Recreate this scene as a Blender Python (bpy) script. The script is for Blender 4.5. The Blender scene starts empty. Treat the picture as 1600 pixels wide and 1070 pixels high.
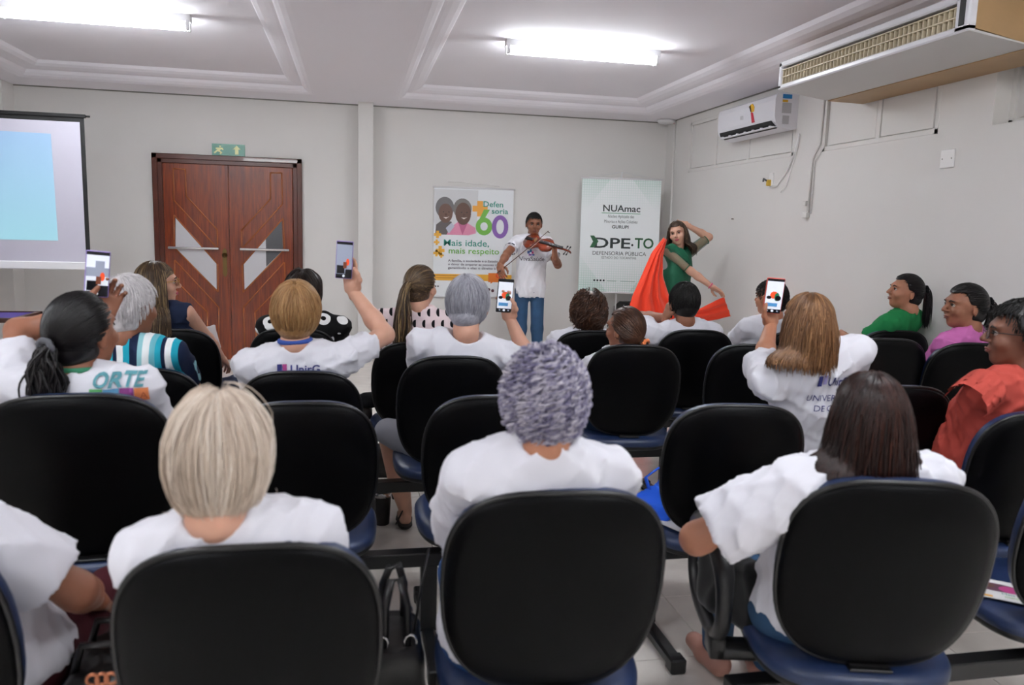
import bpy, math, random
import numpy as np
from mathutils import Vector, Matrix
from mathutils.bvhtree import BVHTree

S = bpy.context.scene
COL = S.collection
random.seed(5)
RNG = np.random.default_rng(11)
PI = math.pi

# ------------------------------------------------------------------ camera
EYE = np.array([0.0, 0.0, 1.54])
FPX = 1230.1
YAW, PITCH, ROLL = (math.radians(a) for a in (11.591, 8.147, 1.6516))
_f = np.array([math.sin(YAW) * math.cos(PITCH), math.cos(YAW) * math.cos(PITCH), -math.sin(PITCH)])
_r = np.array([math.cos(YAW), -math.sin(YAW), 0.0])
_u = np.cross(_r, _f)
_r2 = math.cos(ROLL) * _r + math.sin(ROLL) * _u
_u2 = -math.sin(ROLL) * _r + math.cos(ROLL) * _u
cam = bpy.data.cameras.new('camera')
cam.lens = FPX / 1600 * 36
cam.sensor_width = 36
cam.sensor_fit = 'HORIZONTAL'
cam.clip_start = 0.05
cam.dof.use_dof = True
cam.dof.focus_distance = 6.5
cam.dof.aperture_fstop = 3.5
cam_o = bpy.data.objects.new('camera', cam)
COL.objects.link(cam_o)
mw = Matrix.Identity(4)
for i in range(3):
    mw[i][0], mw[i][1], mw[i][2], mw[i][3] = _r2[i], _u2[i], -_f[i], EYE[i]
cam_o.matrix_world = mw
S.camera = cam_o

# ------------------------------------------------------------------ world, exposure
w = bpy.data.worlds.new('world')
S.world = w
w.use_nodes = True
w.node_tree.nodes['Background'].inputs[0].default_value = (0.8, 0.85, 1, 1)
w.node_tree.nodes['Background'].inputs[1].default_value = 0.15
S.cycles.diffuse_bounces = 7
S.cycles.max_bounces = 14
S.view_settings.view_transform = 'Standard'
S.view_settings.look = 'None'
S.view_settings.gamma = 1
S.view_settings.use_curve_mapping = False
S.view_settings.exposure = 0.37
TUBE_POWER = 62.0      # emission of the fluorescent tubes


def at(px, py, **k):
    """world point seen at a pixel of the photograph, on the plane x=, y= or z="""
    d = _r2 * ((px - 800) / FPX) - _u2 * ((py - 535) / FPX) + _f
    (a, v), = k.items()
    i = 'xyz'.index(a)
    return EYE + d * ((v - EYE[i]) / d[i])


# ------------------------------------------------------------------ tags and object helpers
def tag(o, label=None, cat=None, group=None, kind=None):
    if label: o['label'] = label
    if cat: o['category'] = cat
    if group: o['group'] = group
    if kind: o['kind'] = kind
    return o


def empty(name, loc=(0, 0, 0), rz=0.0, label=None, cat=None, group=None, parent=None):
    o = bpy.data.objects.new(name, None)
    o.empty_display_size = 0.1
    COL.objects.link(o)
    o.location = [float(v) for v in loc]
    o.rotation_euler = (0, 0, rz)
    if parent: o.parent = parent
    return tag(o, label, cat, group)


def link(name, me, m=None, parent=None):
    o = bpy.data.objects.new(name, me)
    COL.objects.link(o)
    if m is not None and not me.materials:
        for k in (m if isinstance(m, (list, tuple)) else [m]):
            me.materials.append(k)
    if parent: o.parent = parent
    return o


def mesh_np(name, V, F, smooth=True, mats=None, col=None):
    """V (n,3) array, F list of (m,k) index arrays"""
    me = bpy.data.meshes.new(name)
    V = np.asarray(V, dtype=np.float32)
    Fs = [np.asarray(f, dtype=np.int32) for f in (F if isinstance(F, list) else [F]) if len(f)]
    me.vertices.add(len(V))
    me.vertices.foreach_set('co', V.ravel())
    nl = sum(f.size for f in Fs)
    npoly = sum(len(f) for f in Fs)
    me.loops.add(nl)
    me.polygons.add(npoly)
    me.loops.foreach_set('vertex_index', np.concatenate([f.ravel() for f in Fs]))
    tot = np.concatenate([np.full(len(f), f.shape[1], np.int32) for f in Fs])
    st = np.concatenate([[0], np.cumsum(tot)[:-1]]).astype(np.int32)
    me.polygons.foreach_set('loop_start', st)
    me.polygons.foreach_set('use_smooth', np.full(npoly, smooth))
    if mats is not None:
        me.polygons.foreach_set('material_index', np.asarray(mats, dtype=np.int32))
    if col is not None:
        a = me.color_attributes.new('hc', 'FLOAT_COLOR', 'POINT')
        c = np.ones((len(V), 4), np.float32)
        c[:, :col.shape[1]] = col
        a.data.foreach_set('color', c.ravel())
    me.update(calc_edges=True)
    me.validate()
    return me


class MB:
    """collects simple shapes for one mesh"""
    def __init__(s):
        s.V = []; s.F = []; s.S = []

    def add(s, V, F, smooth=False, M=None):
        n = len(s.V)
        for v in V:
            v = Vector([float(c) for c in v])
            s.V.append((M @ v) if M is not None else v)
        for f in F:
            s.F.append([i + n for i in f]); s.S.append(smooth)
        return s

    def box(s, a, b, M=None, bev=0.0):
        (x0, y0, z0), (x1, y1, z1) = a, b
        if bev <= 0:
            V = [(x, y, z) for z in (z0, z1) for y in (y0, y1) for x in (x0, x1)]
            F = [(0, 2, 3, 1), (4, 5, 7, 6), (0, 1, 5, 4), (2, 6, 7, 3), (0, 4, 6, 2), (1, 3, 7, 5)]
            return s.add(V, F, False, M)
        c = bev
        V = []; idx = {}
        for sx in (0, 1):
            for sy in (0, 1):
                for sz in (0, 1):
                    p = [(x0, x1)[sx], (y0, y1)[sy], (z0, z1)[sz]]
                    d = [(1, -1)[sx], (1, -1)[sy], (1, -1)[sz]]
                    for ax in range(3):
                        q = list(p)
                        for o in range(3):
                            if o != ax: q[o] += d[o] * c
                        idx[(sx, sy, sz, ax)] = len(V); V.append(q)
        F = []
        for ax in range(3):
            for sd in (0, 1):
                o1, o2 = [o for o in range(3) if o != ax]
                ring = []
                for (u, v) in ((0, 0), (1, 0), (1, 1), (0, 1)):
                    k = [0, 0, 0]; k[ax] = sd; k[o1] = u; k[o2] = v
                    ring.append(idx[(*k, ax)])
                F.append(ring)
        for ax in range(3):
            o1, o2 = [o for o in range(3) if o != ax]
            for u in (0, 1):
                for v in (0, 1):
                    k0 = [0, 0, 0]; k0[o1] = u; k0[o2] = v
                    k1 = list(k0); k1[ax] = 1
                    F.append([idx[(*k0, o1)], idx[(*k1, o1)], idx[(*k1, o2)], idx[(*k0, o2)]])
        for sx in (0, 1):
            for sy in (0, 1):
                for sz in (0, 1):
                    F.append([idx[(sx, sy, sz, a)] for a in range(3)])
        return s.add(V, F, False, M)

    def tube(s, pts, r, n=8, cap=True, M=None, flat=None):
        pts = [Vector([float(c) for c in p]) for p in pts]
        rs = r if isinstance(r, (list, tuple)) else [r] * len(pts)
        V = []; F = []
        up = None
        for i, p in enumerate(pts):
            t = (pts[min(i + 1, len(pts) - 1)] - pts[max(i - 1, 0)]).normalized()
            if up is None:
                up = Vector((0, 0, 1)) if abs(t.z) < 0.9 else Vector((1, 0, 0))
            a = t.cross(up).normalized(); b = a.cross(t).normalized(); up = b
            for k in range(n):
                g = 2 * PI * k / n
                V.append(p + (a * math.cos(g) + b * math.sin(g) * (flat or 1)) * rs[i])
        for i in range(len(pts) - 1):
            for k in range(n):
                F.append((i * n + k, i * n + (k + 1) % n, (i + 1) * n + (k + 1) % n, (i + 1) * n + k))
        if cap:
            F.append(list(range(n))[::-1]); F.append([(len(pts) - 1) * n + k for k in range(n)])
        return s.add(V, F, True, M)

    def lathe(s, prof, n=24, c=(0, 0, 0), M=None):
        V = []; F = []
        for (r, z) in prof:
            for k in range(n):
                g = 2 * PI * k / n
                V.append((c[0] + r * math.cos(g), c[1] + r * math.sin(g), c[2] + z))
        for i in range(len(prof) - 1):
            for k in range(n):
                F.append((i * n + k, i * n + (k + 1) % n, (i + 1) * n + (k + 1) % n, (i + 1) * n + k))
        F.append(list(range(n))[::-1]); F.append([(len(prof) - 1) * n + k for k in range(n)])
        return s.add(V, F, True, M)

    def prism(s, poly, d0, d1, frame=None):
        """polygon (u,v) extruded from d0 to d1; frame maps (u,v,d) to a point"""
        fr = frame or (lambda u, v, d: (u, d, v))
        n = len(poly)
        V = [fr(u, v, d0) for u, v in poly] + [fr(u, v, d1) for u, v in poly]
        F = [list(range(n)), list(range(n, 2 * n))[::-1]] + [(i, i + n, (i + 1) % n + n, (i + 1) % n) for i in range(n)]
        return s.add(V, F, False)

    def build(s, name, m=None, parent=None, smooth=None, label=None):
        me = bpy.data.meshes.new(name)
        me.from_pydata([tuple(v) for v in s.V], [], s.F)
        me.polygons.foreach_set('use_smooth', [(x if smooth is None else smooth) for x in s.S])
        import bmesh
        bm = bmesh.new(); bm.from_mesh(me)
        bmesh.ops.recalc_face_normals(bm, faces=bm.faces)
        bm.to_mesh(me); bm.free()
        me.update()
        o = link(name, me, m, parent)
        if label: o['label'] = label
        return o


def struct(o):
    o['kind'] = 'structure'
    return o


# ------------------------------------------------------------------ materials
def lin(h):
    """sRGB hex to linear"""
    c = [int(h[i:i + 2], 16) / 255 for i in (0, 2, 4)]
    return tuple((x / 12.92 if x <= 0.04045 else ((x + 0.055) / 1.055) ** 2.4) for x in c)


MATS = {}


def mat(name, col, rough=0.6, spec=0.5, metal=0.0, bump=None, var=None, emit=0.0, sheen=0.0, trans=0.0, coat=0.0, alpha=1.0):
    if name in MATS: return MATS[name]
    c = lin(col) if isinstance(col, str) else col
    m = bpy.data.materials.new(name)
    m.use_nodes = True
    nt = m.node_tree
    b = nt.nodes['Principled BSDF']
    b.inputs['Base Color'].default_value = (*c, 1)
    b.inputs['Roughness'].default_value = rough
    b.inputs['Specular IOR Level'].default_value = spec
    b.inputs['Metallic'].default_value = metal
    b.inputs['Coat Weight'].default_value = coat
    b.inputs['Transmission Weight'].default_value = trans
    b.inputs['Alpha'].default_value = alpha
    if sheen: b.inputs['Sheen Weight'].default_value = sheen
    if emit:
        b.inputs['Emission Color'].default_value = (*c, 1)
        b.inputs['Emission Strength'].default_value = emit
    tc = nt.nodes.new('ShaderNodeTexCoord')
    if var:
        n = nt.nodes.new('ShaderNodeTexNoise')
        n.inputs['Scale'].default_value = var[0]
        n.inputs['Detail'].default_value = 5
        nt.links.new(tc.outputs['Object'], n.inputs['Vector'])
        r = nt.nodes.new('ShaderNodeMapRange')
        r.inputs[1].default_value = 0.3; r.inputs[2].default_value = 0.7
        r.inputs[3].default_value = 1 - var[1]; r.inputs[4].default_value = 1 + var[1]
        nt.links.new(n.outputs[0], r.inputs[0])
        x = nt.nodes.new('ShaderNodeMix'); x.data_type = 'RGBA'; x.blend_type = 'MULTIPLY'
        x.inputs[0].default_value = 1
        x.inputs[6].default_value = (*c, 1)
        nt.links.new(r.outputs[0], x.inputs[7])
        nt.links.new(x.outputs[2], b.inputs['Base Color'])
    if bump:
        n = nt.nodes.new('ShaderNodeTexNoise')
        n.inputs['Scale'].default_value = bump[0]
        n.inputs['Detail'].default_value = 4
        nt.links.new(tc.outputs['Object'], n.inputs['Vector'])
        bp = nt.nodes.new('ShaderNodeBump')
        bp.inputs['Strength'].default_value = bump[1]
        bp.inputs['Distance'].default_value = bump[2] if len(bump) > 2 else 0.002
        nt.links.new(n.outputs[0], bp.inputs['Height'])
        nt.links.new(bp.outputs[0], b.inputs['Normal'])
    MATS[name] = m
    return m


def node(m, t, **ins):
    n = m.node_tree.nodes.new(t)
    for k, v in ins.items():
        n.inputs[k].default_value = v
    return n


M_WALL = mat('wall_paint', 'dddbd8', 0.75, 0.2, bump=(60, 0.08), var=(1.5, 0.015))
M_CEIL = mat('ceiling_paint', 'f4f1f7', 0.8, 0.2, bump=(40, 0.05))
M_TRIM = mat('trim_grey', '8f8d88', 0.7)
M_TILE = mat('floor_tile', 'e2dcd5', 0.22, 0.45, var=(9, 0.05), bump=(30, 0.03))
M_GROUT = mat('grout', '5d5753', 0.9)
M_WHITE = mat('white_plastic', 'ecebea', 0.35, 0.5)
M_WHITEM = mat('white_enamel', 'e6e6e8', 0.4, 0.5)
M_BLACKP = mat('black_plastic', '0c0c0e', 0.45, 0.5, bump=(300, 0.15, 0.001))
M_BLACKM = mat('black_metal', '0d0d0f', 0.35, 0.5)
M_CHROME = mat('chrome', 'd8d8da', 0.18, 0.5, 1.0)
M_GOLD = mat('gold_metal', 'c79a4a', 0.3, 0.5, 1.0)

# ------------------------------------------------------------------ the room
XL, XR, YB, YF, ZC = -3.57, 3.72, 9.2, -2.3, 2.867
ZIN = 3.0
TS = 0.4655
TX0, TY0 = 1.314 - 12 * TS, 2.988 - 4 * TS
fb = MB().box((XL - .15, YF - .15, -.12), (XR + .15, YB + .15, -.006)).build('floor', M_GROUT)
struct(fb)
tile_me = MB().box((.0015, .0015, -.01), (TS - .0015, TS - .0015, 0), bev=.0015).build('tile', M_TILE, fb)
tm = tile_me.data
first = True
cells = []
for i in range(-1, 20):
    for j in range(-12, 20):
        x, y = TX0 + i * TS, TY0 + j * TS
        if x + TS < XL + .01 or x > XR - .01 or y + TS < YF or y > YB - .01: continue
        cells.append((-(y > 1.0), abs(y - 4.5), x, y))
cells.sort()
near = [c for c in cells if c[3] > 1.0][:300]
rest = [c for c in cells if c not in near]
for c in near:
    if first:
        o = tile_me; first = False
    else:
        o = tile_me.copy(); COL.objects.link(o); o.parent = fb
    o.location = (c[2], c[3], 0)
rb = MB()
for c in rest:
    rb.box((c[2] + .0015, c[3] + .0015, -.01), (c[2] + TS - .0015, c[3] + TS - .0015, 0))
ro = rb.build('tile_field', M_TILE, fb)
ro['kind'] = 'stuff'

struct(MB().box((XL - .15, YB, -.1), (XR + .15, YB + .15, 3.2)).build('wall_back', M_WALL))
struct(MB().box((XL - .15, YF - .15, -.1), (XL, YB, 3.2)).build('wall_left', M_WALL))
struct(MB().box((XL - .15, YF - .15, -.1), (XR + .15, YF, 3.2)).build('wall_front', M_WALL))
# right wall with its row of high windows
wr = MB()
wr.box((XR, YF - .15, -.1), (XR + .2, YB, 2.235))
wr.box((XR, YF - .15, 2.78), (XR + .2, YB, 3.2))
for y0, y1 in ((8.51, YB), (5.90, 6.32), (4.155, 4.60), (0.4, 1.0), (YF - .15, -1.2)):
    wr.box((XR, y0, 2.235), (XR + .2, y1, 2.78))
struct(wr.build('wall_right', M_WALL))
# pillars
struct(MB().box((.065, 8.985, 0), (.225, YB, ZC)).build('trim_1', M_WALL))
struct(MB().box((XL, 8.92, 0), (-3.40, YB, ZC)).build('trim_2', M_WALL))
struct(MB().box((-3.4, YB - .006, ZC - .012), (.065, YB + .01, ZC + .002)).box((.225, YB - .006, ZC - .012), (XR, YB + .01, ZC + .002)).build('gap_shade_back', M_TRIM))  # grey strips paint the shadow gap between back wall and ceiling
struct(MB().box((XR - .006, YF, ZC - .012), (XR + .01, YB, ZC + .002)).build('gap_shade_right', M_TRIM))  # same painted shadow gap along the right wall


def window(n, y0, y1, depth, mull):
    r = MB()
    x = XR + depth
    z0, z1 = 2.235, 2.78
    r.box((x, y0, z0), (x + .02, y1, z1))
    o = struct(r.build('window_%d' % n, M_WALL))
    f = MB()
    t = .035
    for a, b in (((x - .022, y0, z0), (x + .005, y1, z0 + t)), ((x - .022, y0, z1 - t), (x + .005, y1, z1)),
                 ((x - .022, y0, z0), (x + .005, y0 + t, z1)), ((x - .022, y1 - t, z0), (x + .005, y1, z1))):
        f.box(a, b, bev=.003)
    f.build('window_frame', M_WALL, o)
    ms = [y0 + t] + mull + [y1 - t]
    for m_ in mull:
        MB().box((x - .018, m_ - .022, z0 + .03), (x + .005, m_ + .022, z1 - .03), bev=.003).build('mullion', M_WALL, o)
    for a, b in zip(ms[:-1], ms[1:]):
        MB().box((x - .012, a + .03, z0 + t + .008), (x + .004, b - .03, z1 - t - .008), bev=.002).build('pane', M_WALL, o)


window(1, 6.32, 8.51, .02, [7.15, 7.85])
window(2, 4.60, 5.90, .02, [5.22])
window(3, 1.0, 4.155, .13, [2.2, 3.2])
window(4, -1.2, 0.4, .13, [-.4])

# ceiling with stepped coffers
coffers = [(-3.19, -.37, 3.83, 8.74), (.435, 3.34, 3.83, 8.74), (-3.19, -.37, -1.75, 3.1), (.435, 3.34, -1.75, 3.1)]
PROF = [(0, 0), (.035, .003), (.075, .016), (.108, .038), (.128, .066), (.150, .066), (.185, .071), (.235, .085), (.272, .106), (.292, .133)]
cb = MB()
xs = sorted({XL - .1, XR + .1, *[c[0] for c in coffers], *[c[1] for c in coffers]})
ys = sorted({YF - .1, YB + .1, *[c[2] for c in coffers], *[c[3] for c in coffers]})
for i in range(len(xs) - 1):
    for j in range(len(ys) - 1):
        mx, my = (xs[i] + xs[i + 1]) / 2, (ys[j] + ys[j + 1]) / 2
        if any(c[0] < mx < c[1] and c[2] < my < c[3] for c in coffers): continue
        cb.add([(xs[i], ys[j], ZC), (xs[i + 1], ys[j], ZC), (xs[i + 1], ys[j + 1], ZC), (xs[i], ys[j + 1], ZC)], [(0, 3, 2, 1)])
ceil = struct(cb.build('ceiling', M_CEIL))
for c in coffers:
    k = MB()
    V = []; F = []
    for (d, h) in PROF:
        V += [(c[0] + d, c[2] + d, ZC + h), (c[1] - d, c[2] + d, ZC + h), (c[1] - d, c[3] - d, ZC + h), (c[0] + d, c[3] - d, ZC + h)]
    for i in range(len(PROF) - 1):
        for q in range(4):
            F.append((i * 4 + q, (i + 1) * 4 + q, (i + 1) * 4 + (q + 1) % 4, i * 4 + (q + 1) % 4))
    n = (len(PROF) - 1) * 4
    F.append((n + 3, n + 2, n + 1, n))
    k.add(V, F)
    o = k.build('coffer', M_CEIL, ceil)
    me = o.data

# ------------------------------------------------------------------ fluorescent lamps
M_TUBE = mat('tube_light', (0.93, 0.97, 1.0), 0.4, emit=TUBE_POWER)


def lamp(x, y, label):
    r = empty('fluorescent_lamp', (x, y, ZIN), 0, label, 'lamp', 'ceiling tube lamps')
    MB().prism([(-.046, 0), (.046, 0), (.042, -.05), (-.042, -.05)], -.63, .63,
               lambda u, v, d: (d, u, v)).build('housing', M_WHITEM, r)
    for sy in (-.03, .03):
        MB().tube([(-.585, sy, -.085), (.585, sy, -.085)], .0165, 12).build('tube', M_TUBE, r)
        for sx in (-1, 1):
            h = MB().box((sx * .61 - .012, sy - .016, -.108), (sx * .61 + .012, sy + .016, -.04), bev=.003)
            h.box((sx * .61 - .01, min(0, sy), -.045), (sx * .61 + .01, max(0, sy), -.03))
            h.tube([(sx * .585, sy, -.085), (sx * .612, sy, -.085)], .013, 10)
            h.build('tube_holder', M_WHITEM, r)
    return r


lamp(-1.77, 6.30, 'bright twin-tube fluorescent lamp in the ceiling coffer above the projection screen')
lamp(1.80, 6.28, 'bright twin-tube fluorescent lamp in the ceiling coffer above the violinist')
for yy, wh in ((1.75, 'above the front seats'), (-.45, 'at the back of the room')):  # unseen lamps added to brighten the ceiling and the foreground
    lamp(-1.77, yy, 'added unseen twin-tube lamp %s, on the screen side' % wh)
    lamp(1.80, yy, 'added unseen twin-tube lamp %s, on the window side' % wh)

# ------------------------------------------------------------------ double door
M_DOOR = mat('door_wood', '7a3413', 0.28, 0.5, coat=0.3)
nt = M_DOOR.node_tree
tc = node(M_DOOR, 'ShaderNodeTexCoord'); mp = node(M_DOOR, 'ShaderNodeMapping'); mp.inputs['Scale'].default_value = (22, 22, 1.2)
nz = node(M_DOOR, 'ShaderNodeTexNoise', Scale=2.2, Detail=8, Distortion=1.2)
rp = node(M_DOOR, 'ShaderNodeValToRGB')
rp.color_ramp.elements[0].color = (*lin('561a06'), 1); rp.color_ramp.elements[0].position = .32
rp.color_ramp.elements[1].color = (*lin('8d3a0e'), 1); rp.color_ramp.elements[1].position = .72
nt.links.new(tc.outputs['Object'], mp.inputs[0]); nt.links.new(mp.outputs[0], nz.inputs['Vector'])
nt.links.new(nz.outputs[0], rp.inputs[0]); nt.links.new(rp.outputs[0], nt.nodes['Principled BSDF'].inputs['Base Color'])
M_DOORD = mat('door_frame_wood', '4f2011', 0.3, 0.5, coat=0.2, var=(6, .15))
M_MOULD = mat('door_moulding', 'a05c34', 0.25, 0.5, coat=0.3)
M_FROST = mat('frosted_glass', 'c9c8cc', 0.3, 0.5)
M_FROSTD = mat('dark_glass', '55565a', 0.2, 0.5)
M_BRASS = mat('aged_brass', '6d5a33', 0.4, 0.5, 0.8)

DX0, DX1, DZ1 = -2.095, -.545, 2.243
door = struct(empty('door_1', ((DX0 + DX1) / 2, YB, 0)))
door.location = (0, 0, 0)
f = MB()
fw = .10
for a, b in (((DX0, YB - .045, 0), (DX0 + fw * .55, YB, DZ1)), ((DX1 - fw * .55, YB - .045, 0), (DX1, YB, DZ1)),
             ((DX0, YB - .045, DZ1 - fw * .55), (DX1, YB, DZ1)),
             ((DX0 + fw * .5, YB - .028, 0), (DX0 + fw, YB, DZ1 - fw * .5)), ((DX1 - fw, YB - .028, 0), (DX1 - fw * .5, YB, DZ1 - fw * .5)),
             ((DX0 + fw * .5, YB - .028, DZ1 - fw), (DX1 - fw * .5, YB, DZ1 - fw * .5))):
    f.box(a, b, bev=.006)
f.build('door_frame', M_DOORD, door)
SEAM = float(at(359.3, 400, y=YB - .02)[0])


def leafpt(px, py):
    p = at(px, py, y=YB - .02)
    return (float(p[0]) - SEAM, float(p[2]))


for sgn in (1, -1):
    l0 = DX0 + fw - SEAM
    def fx(p): return (SEAM + sgn * p[0] * (1.0 if sgn == 1 else (DX1 - fw - SEAM) / (SEAM - (DX0 + fw))), p[1])
    x0, x1 = sorted((fx((l0 + .003, 0))[0], fx((-.002, 0))[0]))
    leaf = MB().box((x0, YB - .02, .004), (x1, YB + .02, DZ1 - fw), bev=.003).build('door_leaf', M_DOOR, door)
    polys = [[(271, 263), (289.5, 264.5), (291, 306), (339.5, 359), (340, 388), (272, 313)],
             [(272, 336), (340.5, 413), (341, 456), (272, 386)],
             [(273, 406), (342, 480), (342, 545), (324, 545), (324, 487.5), (273, 437)]]
    for ip, poly in enumerate(polys):
        pts = [fx(leafpt(*q)) for q in poly]
        mb = MB()
        n = len(pts)
        for a in range(n):
            p, q = Vector((pts[a][0], YB - .022, pts[a][1])), Vector((pts[(a + 1) % n][0], YB - .022, pts[(a + 1) % n][1]))
            mb.tube([p, q], .008, 6)
        mb.build('moulding', M_MOULD, leaf)
        if ip == 1:
            c = np.mean(pts, axis=0)
            gl = [((p[0] - c[0]) * .93 + c[0], (p[1] - c[1]) * .93 + c[1]) for p in pts]
            MB().prism(gl, YB - .024, YB - .016).build('pane', M_FROST, leaf)
            if sgn == -1:   # the dark half of the right pane
                a, b, c2, d = gl
                t = .42
                m1 = (a[0] + (b[0] - a[0]) * t, a[1] + (b[1] - a[1]) * t); m2 = (m1[0], d[1] + (c2[1] - d[1]) * t)
                MB().prism([a, m1, m2, d], YB - .0252, YB - .02).build('pane', M_FROSTD, leaf, label='dark half of the glass')
    bz = 1.243
    a, b = (fx(leafpt(264, 395)), fx(leafpt(343, 397)))
    bar = MB().box((min(a[0], b[0]), YB - .075, bz - .012), (max(a[0], b[0]), YB - .05, bz + .012), bev=.004)
    for e in (a[0], b[0]):
        o_ = .04 if e == min(a[0], b[0]) else -.04
        bar.box((e + o_ - .01, YB - .055, bz - .01), (e + o_ + .01, YB - .015, bz + .01))
    bar.build('push_bar', M_CHROME, leaf, label='flat steel push bar')
pz = at(352, 410, y=YB)
lk = MB().prism([(-.022, -.13), (0, -.16), (.022, -.13), (.022, .13), (0, .16), (-.022, .13)], YB - .032, YB - .018, lambda u, v, d: (pz[0] + u, d, pz[2] + v))
lk.lathe([(.0, -.03), (.028, -.03), (.028, 0), (.0, .02)], 14, M=Matrix.Translation((pz[0], YB - .045, pz[2] + .08)) @ Matrix.Rotation(PI / 2, 4, 'X'))
lk.build('lock_plate', M_BRASS, door, label='aged brass lock plate with knob')

# ------------------------------------------------------------------ implicit surfaces (bodies, clothes, hair caps)
class Sdf:
    def __init__(s, k=0.03):
        s.items = []; s.k = k; s.lo = np.full(3, 1e9); s.hi = np.full(3, -1e9); s.post = []

    def _bb(s, *pr):
        for p, r in pr:
            p = np.asarray(p, float)
            s.lo = np.minimum(s.lo, p - r); s.hi = np.maximum(s.hi, p + r)

    def cone(s, a, b, r1, r2, k=None, cut=None, sub=False):
        """tapered capsule; cut = (point, direction): removes what lies beyond the plane"""
        a = np.asarray(a, float); b = np.asarray(b, float)
        if not sub: s._bb((a, r1), (b, r2))
        ba = b - a; L = max(ba @ ba, 1e-9)

        def f(P):
            h = np.clip(((P - a) @ ba) / L, 0, 1)
            d = np.sqrt(((P - a - h[:, None] * ba) ** 2).sum(1)) - (r1 + (r2 - r1) * h)
            if cut is not None:
                d = np.maximum(d, (P - np.asarray(cut[0])) @ np.asarray(cut[1]))
            return d
        s.items.append((f, s.k if k is None else k, sub))
        return s

    def ell(s, c, r, R=None, k=None, sub=False):
        c = np.asarray(c, float); r = np.asarray(r, float)
        if not sub: s._bb((c, max(r)))

        def f(P):
            q = P - c
            if R is not None: q = q @ R
            k0 = np.sqrt(((q / r) ** 2).sum(1)); k1 = np.sqrt(((q / (r * r)) ** 2).sum(1)) + 1e-9
            return np.where(k0 < .05, -min(r), k0 * (k0 - 1) / k1)
        s.items.append((f, s.k if k is None else k, sub))
        return s

    def box(s, c, h, r, R=None, k=None, sub=False):
        c = np.asarray(c, float); h = np.asarray(h, float)
        if not sub: s._bb((c, np.linalg.norm(h) + r))

        def f(P):
            q = P - c
            if R is not None: q = q @ R
            q = np.abs(q) - h
            return np.sqrt((np.maximum(q, 0) ** 2).sum(1)) + np.minimum(q.max(1), 0) - r
        s.items.append((f, s.k if k is None else k, sub))
        return s

    def plane(s, p, n):
        p = np.asarray(p, float); n = np.asarray(n, float)
        s.items.append((lambda P: (P - p) @ n, 0.0, 'cut'))
        return s

    def val(s, P):
        d = None
        for f, k, sub in s.items:
            v = f(P)
            if d is None: d = v; continue
            if sub == 'cut':
                d = np.maximum(d, v)
            elif sub:
                v = -v
                h = np.clip(.5 - .5 * (d - v) / max(k, 1e-4), 0, 1)
                d = d + (v - d) * h + k * h * (1 - h)
            else:
                h = np.clip(.5 + .5 * (v - d) / max(k, 1e-4), 0, 1)
                d = v + (d - v) * h - k * h * (1 - h)
        for g in s.post: d = d + g(P)
        return d

    def mesh(s, res):
        lo = s.lo - 2.5 * res; hi = s.hi + 2.5 * res
        n = np.maximum(np.ceil((hi - lo) / res).astype(int) + 1, 4)
        ax = [lo[i] + res * np.arange(n[i]) for i in range(3)]
        G = np.stack(np.meshgrid(*ax, indexing='ij'), -1).reshape(-1, 3)
        D = s.val(G).reshape(n)
        return nets(D, lo, res)


def nets(D, lo, res):
    n = D.shape
    In = D < 0
    c = np.zeros(tuple(k - 1 for k in n), np.int8)
    off = [(i, j, k) for i in (0, 1) for j in (0, 1) for k in (0, 1)]
    for o in off:
        c += In[o[0]:n[0] - 1 + o[0], o[1]:n[1] - 1 + o[1], o[2]:n[2] - 1 + o[2]]
    act = np.argwhere((c > 0) & (c < 8))
    if len(act) == 0: return np.zeros((3, 3)), np.array([[0, 1, 2, 2]])
    idx = np.full(c.shape, -1, np.int32)
    idx[tuple(act.T)] = np.arange(len(act))
    acc = np.zeros((len(act), 3)); cnt = np.zeros(len(act))
    for ia, a in enumerate(off):
        for b in off[ia + 1:]:
            if sum(abs(x - y) for x, y in zip(a, b)) != 1: continue
            da = D[tuple((act + a).T)]; db = D[tuple((act + b).T)]
            m = (da < 0) != (db < 0)
            t = np.where(m, da / np.where(m, da - db, 1), 0)
            p = np.asarray(a) + t[:, None] * (np.asarray(b) - np.asarray(a))
            acc += np.where(m[:, None], p, 0); cnt += m
    V = lo + res * (act + acc / cnt[:, None])
    Q = []
    for d in range(3):
        sl = [slice(None)] * 3
        A = In[tuple(slice(0, n[i] - 1) if i == d else slice(None) for i in range(3))]
        B = In[tuple(slice(1, n[i]) if i == d else slice(None) for i in range(3))]
        e = np.argwhere(A != B)
        o1, o2 = [i for i in range(3) if i != d]
        ok = (e[:, o1] > 0) & (e[:, o2] > 0) & (e[:, o1] < n[o1] - 1) & (e[:, o2] < n[o2] - 1)
        e = e[ok]
        s_ = A[tuple(e.T)]
        q = []
        for (u, v) in ((0, 0), (1, 0), (1, 1), (0, 1)):
            g = e.copy(); g[:, o1] -= u; g[:, o2] -= v
            q.append(idx[tuple(g.T)])
        q = np.stack(q, 1)
        flip = s_ if d != 1 else ~s_
        q[~flip] = q[~flip][:, ::-1]
        Q.append(q)
    Q = np.concatenate(Q)
    return V, Q


def joinm(parts):
    V = []; Q = []; n = 0
    for v, q in parts:
        V.append(v); Q.append(np.asarray(q) + n); n += len(v)
    return np.concatenate(V), np.concatenate(Q)


def rotm(yaw=0, pitch=0, roll=0):
    """columns: right, front, up of a frame turned by yaw (left +), pitch (up +), roll (to the right +)"""
    return np.array(Matrix.Rotation(yaw, 3, 'Z') @ Matrix.Rotation(pitch, 3, 'X') @ Matrix.Rotation(roll, 3, 'Y'))


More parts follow.
